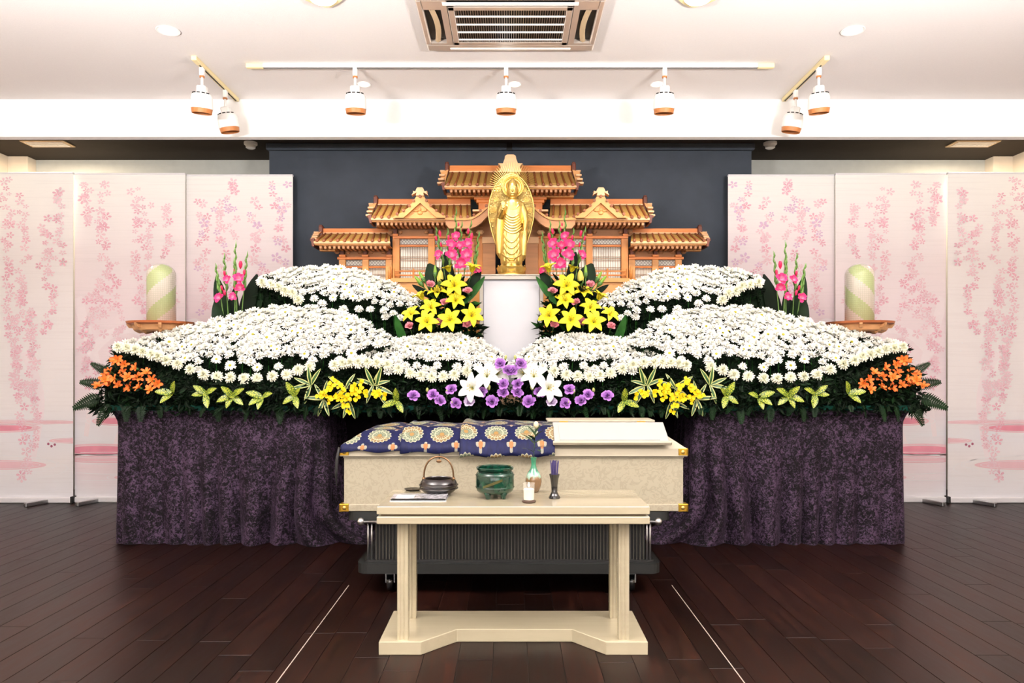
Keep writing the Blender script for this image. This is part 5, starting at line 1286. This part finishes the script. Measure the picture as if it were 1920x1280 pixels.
def roof_half(s, r, both=False):
    """r: pixel measures of one roof wing (outer end at left); both: mirror-symmetric full roof"""
    R_ = sh
    De, Dr = r['De'], r['Dr']                              # eave (front) and ridge depth
    x_in = r['xin']; sides = (s,)
    rf = tag(bx(r['xr'], x_in, r['rt'], r['rb'], Dr - .05, .1, 'ridge_beam', M['w_ridge'], sh, s), 'orange wooden ridge beam')
    bx(r['xr'] - 2, x_in, r['rb'] - 1.5, r['rb'] + 1, Dr - .06, .12, 'ridge_lip', M['w_pale'], rf, s, .001)
    rows = []; n = 8
    def pt(u, f):                                         # u along the roof, f from ridge (0) to eave (1), flared outward end
        px_t = r['xr'] + (x_in - r['xr']) * u; px_b = r['xe'] + (r.get('xinb', x_in) - r['xe']) * u
        D = Dr + (De - Dr) * f; w_ = f + .10 * math.sin(math.pi * f)
        py = r['rb'] + (r['ey'] - r['rb']) * (f ** 1.35)
        k = f ** 1.6
        return PM(px_t + (px_b - px_t) * k, py, D, s)
    for i in range(15): rows.append([pt(i / 14, j / n) for j in range(n + 1)])
    sl = MB().grid(rows).build('roof_slope', M['w_roof'], sh, True, recalc=True)
    md_ = sl.modifiers.new('thick', 'SOLIDIFY'); md_.thickness = .012; md_.offset = -1
    nr = r['n']
    for i in range(nr):
        u = (i + .5) / nr
        pts = [pt(u, j / 6) + Vector((0, -.004, .003)) for j in range(7)]
        rb_ = MB().tube(pts, .009, 6).build('roof_rib', M['w_rib'], sl, True)
        e = pts[-1]
        MB().lathe([(.0, -.012), (.0135, -.012), (.0135, .006), (.010, .009), (.0, .009)], 12, (0, 0, 0), 0, Matrix.Translation(e + Vector((0, -.004, 0))) @ Matrix.Rotation(R(90), 4, 'X'), cap=False).build('tile_cap', M['w_rib'], sl, 40)
    xi = r.get('xinb', x_in)
    ev = bx(r['xe'], xi, r['ey'] + .5, r['ey'] + r['eh'] * .62, De - .004, .03, 'eave_board', M['w_pale'], sh, s)
    bx(r['xe'] + 1, xi, r['ey'] + r['eh'] * .62, r['ey'] + r['eh'], De + .012, .03, 'eave_moulding', M['w_light'], ev, s)
    xs_ = r['xe'] + 9
    nraf = int((xi - xs_) / 8.6)
    bx(xs_, xi, r['ey'] + r['eh'], r['ey'] + r['eh'] + 2, De + .03, Dr - De - .02, 'soffit', M['w_pink'], ev, s)
    for i in range(nraf):
        px = xs_ + 4 + 8.6 * i
        bx(px - 2.2, px + 2.2, r['ey'] + r['eh'] + .5, r['ey'] + r['eh'] + 6.5, De + .025, .16, 'rafter', M['w_pink'], ev, s, .001)
    y0 = r['ey'] + r['eh']
    if r.get('under'):
        a, b = r['under']; bx(a, b, y0 + 7, y0 + 11, De + .1, .05, 'eave_purlin', M['w_light'], ev, s)
    # outer end: dark ridge-end tile, stepped gable tiles, dark bargeboard
    rt_ = bx(r['xr'] - 9, r['xr'] - 1, r['rt'] - 5, r['rb'] + 12, Dr - .07, .09, 'ridge_end_tile', M['w_dark'], sh, s, .006)
    bx(r['xr'] - 8, r['xr'] - 2, r['rt'] - 7, r['rt'] - 4, Dr - .05, .06, 'ridge_end_knob', M['w_dark'], rt_, s, .004)
    L = r['rb'] + 15 - (r['rb'] - 1)
    for k in range(4):
        f = k / 3; px = r['xr'] - 12 - 5.5 * f; py = r['rb'] - 1.5 + (r['ey'] - r['rb'] - 3) * f
        bx(px - 6, px + 5, py - 1.8, py + 1.8, Dr - .04 + (De - Dr + .05) * f, .07, 'gable_tile', M['w_pale'], sh, s, .003)
    a = r['xe']
    pl = [(a - 7, r['ey'] - 4), (a + 1, r['ey'] - 6), (a + 1, r['ey'] + r['eh'] + 2), (a - 3, r['ey'] + r['eh'] + 2), (a - 4, r['ey'] + 3)]
    pv = [PM(q[0], q[1], De, s) for q in pl]
    MB().prism([(v.x, v.z) for v in pv], De - .002, De + .2).build('bargeboard', M['w_dark'], sh, False, recalc=True)
    pl = [(r['xr'] - 16, r['rb'] + 2), (r['xr'] - 2, r['rb'] - 2), (a + 2, r['ey'] - 2), (a - 5, r['ey'])]
    pv = [PM(q[0], q[1], Dr - .06, s) for q in pl]
    MB().prism([(v.x, v.z) for v in pv], Dr - .09, Dr - .02).build('gable_board', M['w_light'], sh, False, recalc=True)
def lattice(px0, px1, py0, py1, D, s, diamond, name, nx=9, ny=()):
    a = PM(px0, py1, D, s); b = PM(px1, py0, D, s); xa_, xb_ = min(a.x, b.x), max(a.x, b.x); za, zb_ = a.z, b.z
    pn = MB().box(xa_, xb_, D + .012, D + .018, za, zb_).build(name, M['shoji'], sh)
    lt = MB(); w_ = .0026
    if diamond:
        st = (zb_ - za) / 1.5; k = -int((xb_ - xa_) / st) - 3
        x = xa_ - (zb_ - za)
        while x < xb_:
            for sg in (1, -1):
                p0 = [x if sg > 0 else x + (zb_ - za), za]; p1 = [x + (zb_ - za) if sg > 0 else x, zb_]
                t0, t1 = 0, 1; dx = p1[0] - p0[0]
                lo_, hi_ = (xa_ - p0[0]) / dx, (xb_ - p0[0]) / dx
                if lo_ > hi_: lo_, hi_ = hi_, lo_
                t0, t1 = max(0, lo_), min(1, hi_)
                if t1 - t0 > .03:
                    q0 = Vector((p0[0] + dx * t0, D + .006, za + (zb_ - za) * t0)); q1 = Vector((p0[0] + dx * t1, D + .006, za + (zb_ - za) * t1))
                    lt.tube([q0, q1], w_ * .42, 4)
            x += (zb_ - za) * .5
        lt.box(xa_, xb_, D + .002, D + .008, za, za + .004).box(xa_, xb_, D + .002, D + .008, zb_ - .004, zb_)
    else:
        for i in range(nx):
            x = xa_ + (xb_ - xa_) * (i + .5) / nx; lt.box(x - w_ / 2, x + w_ / 2, D + .002, D + .008, za, zb_)
        for py in ny:
            z = ZP(py, D); lt.box(xa_, xb_, D, D + .007, z - w_ / 2, z + w_ / 2)
    lt.build('lattice', M['bar'] if diamond else M['bar_brown'], pn)
DW = 6.70
for s in (-1, 1):
    # low wing
    roof_half(s, dict(xr=606, xin=731, rt=428, rb=437, ey=451.5, eh=8, xe=588, De=6.50, Dr=6.78, n=11, under=(599, 628)))
    bx(632, 735, 481.5, 486, DW - .03, .08, 'head_beam', M['w_ridge'], sh, s)
    bx(640, 735, 464, 482, DW + .01, .04, 'frieze_panel', M['w_pink'], sh, s)
    for px in (641.5, 684.5, 729):
        bx(px - 6, px + 6, 477, 481.5, DW - .04, .06, 'bracket_block', M['w_ridge'], sh, s)
        b = bx(px - 3.5, px + 3.5, 462, 478, DW - .03, .04, 'bracket_arm', M['w_dark'], sh, s)
        for dx_ in (-10, 10): bx(px + dx_ - 5, px + dx_ + 5, 468, 475.5, DW - .012, .03, 'bracket_scroll', M['w_pink'], b, s, .012)
    for a, b in ((635.5, 647.5), (679, 691), (723, 735)): bx(a, b, 486, 530, DW - .02, .06, 'post', M['w_light'], sh, s)
    for a, b in ((647.5, 679), (691, 723)):
        lattice(a, b, 486.5, 498.4, DW, s, True, 'transom_panel')
        bx(a, b, 498.4, 502, DW - .005, .03, 'rail', M['w_ridge'], sh, s)
        lattice(a, b, 502, 530, DW, s, False, 'paper_panel', 11, (504.5, 514, 517))
    # middle wing
    roof_half(s, dict(xr=709, xin=882, rt=372.7, rb=383.5, ey=407.6, eh=8, xe=695.5, De=6.42, Dr=6.74, n=14, xinb=884))
    bx(705, 905, 423, 426, DW - .03, .1, 'eave_purlin', M['w_pink'], sh, s)
    bx(728, 905, 425, 443, DW - .01, .05, 'frieze_panel', M['w_pink'], sh, s)
    bx(736, 906, 442, 446.6, DW - .06, .1, 'head_beam', M['w_ridge'], sh, s)
    for px in (741, 808, 868):
        bx(px - 5, px + 5, 438, 442, DW - .07, .06, 'bracket_block', M['w_ridge'], sh, s)
        b = bx(px - 3.5, px + 3.5, 420, 438, DW - .06, .05, 'bracket_arm', M['w_dark'], sh, s)
        for dx_ in (-9, 9): bx(px + dx_ - 4, px + dx_ + 4, 431, 438, DW - .04, .03, 'bracket_scroll', M['w_pink'], b, s, .012)
    for a, b in ((736, 748.8), (802.6, 815), (893, 905)): bx(a, b, 446.6, 528, DW - .05, .08, 'post', M['w_post'], sh, s)
    for a, b in ((748.8, 802.6), (815, 884)):
        lattice(a, b, 447, 458.6, DW - .02, s, True, 'transom_panel')
        bx(a, b, 458.6, 462.6, DW - .03, .03, 'rail', M['w_ridge'], sh, s)
        lattice(a, b, 462.6, 524, DW - .02, s, False, 'paper_panel', 12, (466, 481, 484.5, 488, 501, 505))
    bx(884, 893, 446.6, 528, DW - .04, .06, 'post', M['w_post'], sh, s)
    lattice(888, 892, 450, 524, DW - .05, s, False, 'paper_panel', 2, (460, 470, 480, 490, 500, 510))
    # veranda railing
    for py in (508, 515.5): bx(741, 890, py - 1.2, py + 1.2, DW - .12, .02, 'railing_bar', M['w_ridge'], sh, s)
    for px in (738, 775, 815, 850): bx(px - 1.5, px + 1.5, 503, 524, DW - .12, .02, 'railing_post', M['w_post'], sh, s)
    tp = PM(731, 506, DW - .12, s); MB().lathe([(.014, -.09), (.014, 0), (.009, .008), (.012, .02), (.0, .034)], 12, tp).build('finial_post', M['w_post'], sh, True)
    bx(733, 905, 521, 529, DW - .16, .2, 'veranda_floor', M['w_light'], sh, s)
    for px, w_ in ((917, 12),): bx(px - w_, px + w_, 455, 522, DW - .09, .05, 'panel_board', M['w_pink'], sh, s)
    bx(904, 932, 444, 456, DW - .1, .06, 'panel_cap', M['w_pale'], sh, s)
    # triangular gable on the middle roof
    Dg = 6.36
    gp = lambda q: [(PM(a, b, Dg, s).x, PM(a, b, Dg, s).z) for a, b in q]
    outer = [(736, 408), (738, 404.5), (752, 398), (766, 387), (775, 376), (781, 366), (794, 366), (800, 376), (809, 387), (823, 398), (833, 404.5), (835, 408)]
    inner = [(756, 407), (787.5, 380), (819, 407)]
    MB().prism(gp(outer), Dg + .03, Dg + .26).build('gable_wall', M['w_light'], sh, False, recalc=True)
    for sgn in (-1, 1):
        q = [(787.5 + sgn * a, b) for a, b in ((0, 367), (7, 368), (13, 378), (22, 389), (36, 399), (48, 404.5), (47.5, 408), (31, 408), (0, 380))]
        bb = MB().prism(gp(q), Dg, Dg + .04).build('gable_bargeboard', M['w_light'], sh, False, recalc=True)
        for (a, b) in ((12, 376), (20, 385.5), (31, 394.5), (43, 401)):
            c_ = PM(787.5 + sgn * a, b, Dg, s); MB().lathe([(.0, -.006), (.012, -.006), (.012, .012), (.0, .012)], 12, (0, 0, 0), 0, Matrix.Translation(c_) @ Matrix.Rotation(R(90), 4, 'X'), cap=False).build('tile_cap', M['w_rib'], bb, 40)
    c_ = PM(787.5, 368, Dg, s); MB().lathe([(.0, -.006), (.013, -.006), (.013, .014), (.0, .014)], 12, (0, 0, 0), 0, Matrix.Translation(c_) @ Matrix.Rotation(R(90), 4, 'X'), cap=False).build('tile_cap', M['w_rib'], sh, 40)
    fn = [(780, 367), (781, 361), (772, 366), (775, 360.5), (774, 358), (779, 359), (781, 354), (783, 351.5), (792, 351.5), (794, 354), (796, 359), (801, 358), (800, 360.5), (803, 366), (794, 361), (795, 367)]
    MB().prism(gp(fn), Dg - .01, Dg + .06).build('ridge_ornament', M['w_pale'], sh, False, recalc=True)
    for (a, b, rx, rz) in ((787.5, 399, 5, 4), (780, 395, 5.5, 2.4), (795, 395, 5.5, 2.4), (776.5, 394, 2.6, 2.6), (798.5, 394, 2.6, 2.6), (787.5, 392, 2.4, 4)):
        c_ = PM(a, b, Dg + .028, s); MB().ell(c_, (rx * Dg / F, .008, rz * Dg / F), 10, 6).build('carved_scroll', M['w_light'], sh, True)
    # curved porch eave sweeping up behind the statue
    Dk = 6.40
    kt = [(834, 408), (850, 408.5), (872, 409), (884, 407.5), (893, 403), (902, 397), (913, 387), (926, 374), (942, 366), (957, 364)]
    kb = [(957, 386), (942, 388), (926, 396), (913, 406), (902, 418), (893, 424), (884, 427.5), (872, 428), (842, 428), (836, 420)]
    kp = lambda q: [(PM(a, b, Dk, s).x, PM(a, b, Dk, s).z) for a, b in q]
    ke = MB().prism(kp(kt + kb), Dk, Dk + .05).build('porch_eave', M['w_pink'], sh, False, recalc=True)
    top_ = [(a, b) for a, b in kt] + [(a, b + 4.5) for a, b in kt[::-1]]
    MB().prism(kp(top_), Dk - .015, Dk + .3).build('porch_lip', M['w_light'], ke, False, recalc=True)
    for (a, b) in ((838, 405), (851, 405), (864, 406), (877, 406), (889, 402.5), (901, 394.5), (912, 385)):
        c_ = PM(a, b + 1, Dk, s); MB().lathe([(.0, -.01), (.0125, -.01), (.0125, .02), (.0, .02)], 12, (0, 0, 0), 0, Matrix.Translation(c_) @ Matrix.Rotation(R(90), 4, 'X'), cap=False).build('tile_cap', M['w_rib'], ke, 40)
    bx(886, 912, 392.5, 396, Dk + .03, .2, 'porch_ridge', M['w_pale'], sh, s)
    for (a, b) in ((880, 434), (900, 434)): bx(a - 7, a + 7, 430.5, 438, DW - .16, .05, 'carved_bracket', M['w_pale'], sh, s, .014)
    # top roof wing
    roof_half(s, dict(xr=843, xin=957, rt=310, rb=321.7, ey=347, eh=7, xe=833, De=6.44, Dr=6.74, n=9, under=None))
    bx(836, 957, 360.5, 364.5, 6.6, .1, 'eave_purlin', M['w_pink'], sh, s); bx(838, 957, 365, 369.5, 6.62, .1, 'head_beam', M['w_light'], sh, s)
    for (a, b, c2, d_) in ((889, 925, 369, 374), (893, 921, 374, 380), (897, 925, 380, 396)): bx(a, b, c2, d_, 6.6, .1, 'bracket_block', M['w_ridge'], sh, s, .004)
    bx(900, 957, 380, 446, 6.68, .06, 'back_panel', M['w_pink'], sh, s)
orn = [(935, 322), (940, 312), (934, 306), (943, 306), (946, 298), (947, 292), (951, 289.5), (963, 289.5), (967, 292), (968, 298), (971, 306), (980, 306), (974, 312), (979, 322)]
MB().prism([(P(a, b, 6.5).x, P(a, b, 6.5).z) for a, b in orn], 6.5, 6.62).build('ridge_ornament', M['w_pale'], sh, False, recalc=True)

# ------------------------------------------------------------------ golden standing Buddha
DB = 6.12; U = DB / F
cx0 = XP(959, DB); zb_ = zp
bd = thing('buddha_statue', 'golden standing Buddha statue with leaf-shaped halo on the white pedestal', 'statue', (cx0, DB, zb_))
def q(px, py, dy_=0.0): return Vector((XP(px, DB), DB + dy_, zb_ + (513 - py) * U))
def loft(mb, secs, n=28):
    vs = []; fs = []
    for (c, a, b) in secs:
        for j in range(n):
            g = 2 * math.pi * j / n; vs.append(Vector(c) + Vector((a * math.cos(g), b * math.sin(g), 0)))
    k = len(secs)
    for i in range(k - 1):
        for j in range(n): fs.append((i * n + j, i * n + (j + 1) % n, (i + 1) * n + (j + 1) % n, (i + 1) * n + j))
    fs.append(tuple(reversed(range(n)))); fs.append(tuple(range((k - 1) * n, k * n))); mb.add(vs, fs)
# pedestal of lotus petals
MB().lathe([(34 * U, 0), (34 * U, 3 * U), (30 * U, 5 * U), (27 * U, 6 * U)], 36, (cx0, DB, zb_)).build('base_plate', M['gold'], bd, 40)
lt = MB().lathe([(20 * U, 5 * U), (26 * U, 10 * U), (28 * U, 17 * U), (24 * U, 20 * U), (.0, 20 * U)], 36, (cx0, DB, zb_)).build('lotus_seat', M['gold'], bd, 40)
for row, (r_, h0, n) in enumerate(((24, 4.5, 12), (26, 7, 12))):
    for k in range(n):
        g = 2 * math.pi * (k + .5 * row) / n; m_ = MB(); petal(m_, 15 * U, 13 * U, 0, 70, 100, 0, 0, 5, .5, .6, 0, 0, .3)
        Mx = Matrix.Translation((cx0, DB, zb_ + h0 * U)) @ Matrix.Rotation(g, 4, 'Z') @ Matrix.Translation((r_ * U, 0, 0))
        m_.v = [tuple(Mx @ Vector(v)) for v in m_.v]; m_.build('lotus_petal', M['gold'], lt, True)
b = MB()
# robe, torso, neck, head
secs = [(491, 19, 13, 959), (486, 20.5, 14, 959), (478, 21, 14.5, 959), (460, 21.5, 15, 959), (440, 21, 15, 959.5), (420, 19.5, 14.5, 960), (405, 19.5, 14, 960.5), (392, 20.5, 14, 960.5), (382, 21.5, 13.5, 960.5), (374, 20.5, 12, 960.5), (369, 15, 10, 961), (366, 7, 7, 961), (362, 5.8, 6.2, 961)]
loft(b, [(q(px, py, .0), a * U, d * U) for (py, a, d, px) in secs])
hd = [(364, 5, 5.5), (361.5, 7, 8), (358, 8.8, 10), (353, 9.9, 11), (348, 10.2, 11.2), (343.5, 10, 11), (340, 9.4, 10.6), (337, 8, 9.2), (334.5, 6.4, 7.5), (332, 5.2, 6), (329.5, 3.6, 4.2), (328, 1.5, 1.8)]
loft(b, [(q(961, py, -.006), a * U, d * U) for (py, a, d) in hd], 24)
b.ell(q(961, 352.5, -.006 - 11 * U), (1.5 * U, 1.9 * U, 2.9 * U), 8, 6)          # nose
b.ell(q(961, 357.6, -.006 - 9.6 * U), (2.6 * U, 1.2 * U, .9 * U), 8, 6)           # lips
b.ell(q(961, 361, -.006 - 7.6 * U), (3.2 * U, 2 * U, 1.8 * U), 8, 6)             # chin
for sg in (-1, 1):
    b.ell(q(961 + sg * 3.9, 350, -.006 - 9.8 * U), (2.4 * U, 1.1 * U, 1.0 * U), 8, 6)   # lids
    b.tube([q(961 + sg * 1.6, 348.3, -.006 - 10.6 * U), q(961 + sg * 4.2, 346.6, -.006 - 10 * U), q(961 + sg * 7, 348, -.006 - 8.2 * U)], .6 * U, 6)   # brows
    b.ell(q(961 + sg * 10.4, 353, .004), (1.2 * U, 2.2 * U, 5.5 * U), 8, 8)                # ears
b.tube([q(961, 343.5, -.006 - 10.6 * U), q(956, 344.3, -.006 - 9.6 * U), q(951.5, 347, -.006 - 5 * U)], .8 * U, 6); b.tube([q(961, 343.5, -.006 - 10.6 * U), q(966, 344.3, -.006 - 9.6 * U), q(970.5, 347, -.006 - 5 * U)], .8 * U, 6)
# shoulders, arms
b.tube([q(944, 377, 0), q(938.5, 390, -.01), q(937, 402, -.02)], [7 * U, 6.5 * U, 6 * U], 12)
b.tube([q(937, 402, -.02), q(940, 395, -.05), q(942.5, 388, -.075)], [5.2 * U, 4.2 * U, 3 * U], 12)
b.tube([q(977, 377, 0), q(983, 392, -.008), q(985, 408, -.018), q(984, 420, -.032), q(983.5, 426, -.04)], [7 * U, 6.4 * U, 5.4 * U, 4 * U, 3 * U], 12)
# hanging sleeves
for (pts, rr) in (([(937, 397), (935.5, 420), (935, 445), (935.5, 468), (938, 478)], [6, 6.5, 6, 5, 2]), ([(985, 412), (983.5, 432), (982, 452), (981.5, 472), (980, 482)], [4, 5, 6, 5.5, 2])):
    b.tube([q(a, c, .0) for a, c in pts], [r_ * U for r_ in rr], 10)
# raised right hand: palm forward with five fingers; lowered left hand
b.ell(q(943.5, 384.5, -.082), (3.6 * U, 1.6 * U, 4.4 * U), 10, 8)
for k, (dx_, ln) in enumerate(((-2.8, 6.0), (-1.0, 7.6), (.9, 7.2), (2.6, 5.4))):
    b.tube([q(943.5 + dx_, 382, -.082), q(943.5 + dx_ * 1.1, 382 - ln * .6, -.084), q(943.5 + dx_ * 1.1, 381 - ln, -.088)], [.95 * U, .85 * U, .55 * U], 6)
b.tube([q(946.5, 386, -.084), q(948.6, 383, -.088), q(948.4, 379.8, -.09)], [1.0 * U, .9 * U, .55 * U], 6)
b.ell(q(983.5, 429, -.046), (3.3 * U, 1.6 * U, 4.2 * U), 10, 8)
for k, (dx_, ln) in enumerate(((-2.4, 5.0), (-.8, 7.0), (.9, 6.6), (2.4, 4.8))):
    b.tube([q(983.5 + dx_, 431, -.046), q(983.6 + dx_, 432 + ln * .6, -.05), q(983.8 + dx_, 432 + ln, -.058)], [.95 * U, .85 * U, .55 * U], 6)
b.tube([q(980.4, 428, -.05), q(978.8, 431, -.055), q(979, 434, -.06)], [1.0 * U, .9 * U, .55 * U], 6)
# drapery folds
def fold(cx_, y0, wd, sag, r_, dpt):
    pts = []
    for i in range(15):
        u = -1 + 2 * i / 14; x = cx_ + wd * u; y = y0 + sag * (1 - u * u)
        d = dpt * math.sqrt(max(0.02, 1 - (u * wd / 22.0) ** 2)); pts.append(q(x, y, -d * U))
    b.tube(pts, r_ * U, 6)
for k in range(7): fold(961, 396 + k * 4.2, 12 + k * .9, 7 + k * .8, 1.05, 14.2 + .08 * k)
fold(961, 374, 11, 9, 1.1, 11.6); fold(961, 379, 12, 11, .9, 13.2)
for k in range(4): fold(959, 432 + k * 11, 15, 18, 1.0, 15.0)
fold(959.5, 470, 18, 9, 1.5, 15.0)
for px in (946, 951, 956, 962.5, 967.5, 972): b.tube([q(px, 428, -13.2 * U * math.sqrt(1 - ((px - 959.5) / 21.5) ** 2) - .004), q(px + (px - 959) * .06, 460, -14.6 * U * math.sqrt(1 - ((px - 959.5) / 22) ** 2)), q(px + (px - 959) * .08, 484, -14.4 * U * math.sqrt(1 - ((px - 959.5) / 22) ** 2))], .8 * U, 6)
for sx_ in (-1, 1): b.ell(q(959 + sx_ * 6, 491.5, -12 * U), (4.2 * U, 6 * U, 2.2 * U), 10, 6)
bo = b.build('body', M['gold'], bd, True)
rm = bo.modifiers.new('remesh', 'REMESH'); rm.mode = 'VOXEL'; rm.voxel_size = .0028; rm.use_smooth_shade = True
sm = bo.modifiers.new('smooth', 'SMOOTH'); sm.factor = .5; sm.iterations = 2
# mandorla with relief, ring halo, rays
def gold_relief():
    t = NT('gilt_relief'); v = t.coord('Object'); k = t.noise(v, 34, 3, .55, 2.2)
    band = t.math('ABSOLUTE', t.math('SUBTRACT', k, .5)); t.bump(t.math('MINIMUM', t.math('MULTIPLY', band, 7), 1.0), .9, .006)
    return t.base(rgb(232, 206, 134), .38, 1.0)
M['gold_relief'] = gold_relief()
ol = [(958.5, 313), (968, 316), (979, 323), (988, 334), (995, 348), (1000, 364), (1002.5, 382), (1001, 402), (996, 424), (989, 446), (980, 466), (970, 480), (958.5, 486)]
ol = ol + [(2 * 958.5 - a, b_) for a, b_ in ol[-2:0:-1]]
oz = [(q(a, b_).x, q(a, b_).z) for a, b_ in ol]
mn = MB().prism(oz, DB + .075, DB + .09).build('mandorla', M['gold_relief'], bd, False, recalc=True)
cz = sum(z for x, z in oz) / len(oz); rim = [(cx0 + (x - cx0) * .985, DB + .072, cz + (z - cz) * .985) for x, z in oz]
MB().tube(rim + [rim[0]], 1.3 * U, 6, caps=False).build('mandorla_rim', M['gold'], mn, True)
for (px, py, r_) in ((925, 384, 6), (992, 384, 6), (924, 403, 5), (993, 403, 5), (930, 364, 5), (987, 364, 5), (929, 424, 4.5), (988, 424, 4.5), (934, 345, 5), (983, 345, 5), (935, 444, 4), (982, 444, 4)):
    c_ = q(px, py, .072); rs_ = MB()
    for k in range(3): rs_.lathe([((r_ - k * 1.7) * U, 0), ((r_ - k * 1.7 - .5) * U, .8 * U), ((r_ - k * 1.7 - 1) * U, 0)], 16, (0, 0, 0), 0, Matrix.Translation(c_) @ Matrix.Rotation(R(90), 4, 'X'), cap=False)
    rs_.build('relief_swirl', M['gold'], mn, True)
hc = q(961.5, 340.5, .055)
hl = MB()
for (ra, rb2) in ((21, 18.5), (17.5, 16), (14.5, 11)):
    hl.lathe([(ra * U, -.004), (ra * U, .006), ((ra + rb2) / 2 * U, .009), (rb2 * U, .006), (rb2 * U, -.004)], 44, (0, 0, 0), 0, Matrix.Translation(hc) @ Matrix.Rotation(R(90), 4, 'X'), cap=False)
hl.lathe([(.0, -.002), (21 * U, -.002)], 44, (0, 0, 0), 0, Matrix.Translation(hc) @ Matrix.Rotation(R(90), 4, 'X'), cap=False)
for k in range(44):
    g = 2 * math.pi * k / 44; hl.ell(hc + Vector((19.8 * U * math.cos(g), -.007, 19.8 * U * math.sin(g))), (1.0 * U, 1.0 * U, 1.0 * U), 6, 4)
ho = hl.build('halo_ring', M['gold'], bd, 40)
for k in range(34):
    g = R(-8 + 196 * k / 33); a = hc + Vector((math.cos(g), 0, math.sin(g))) * 21 * U; e = hc + Vector((math.cos(g) * 44, 0, math.sin(g) * 44 + 4)) * U; a.y = e.y = DB + .07
    MB().tube([a, e], [.0022, .0012], 5).build('ray', M['gold'], ho)
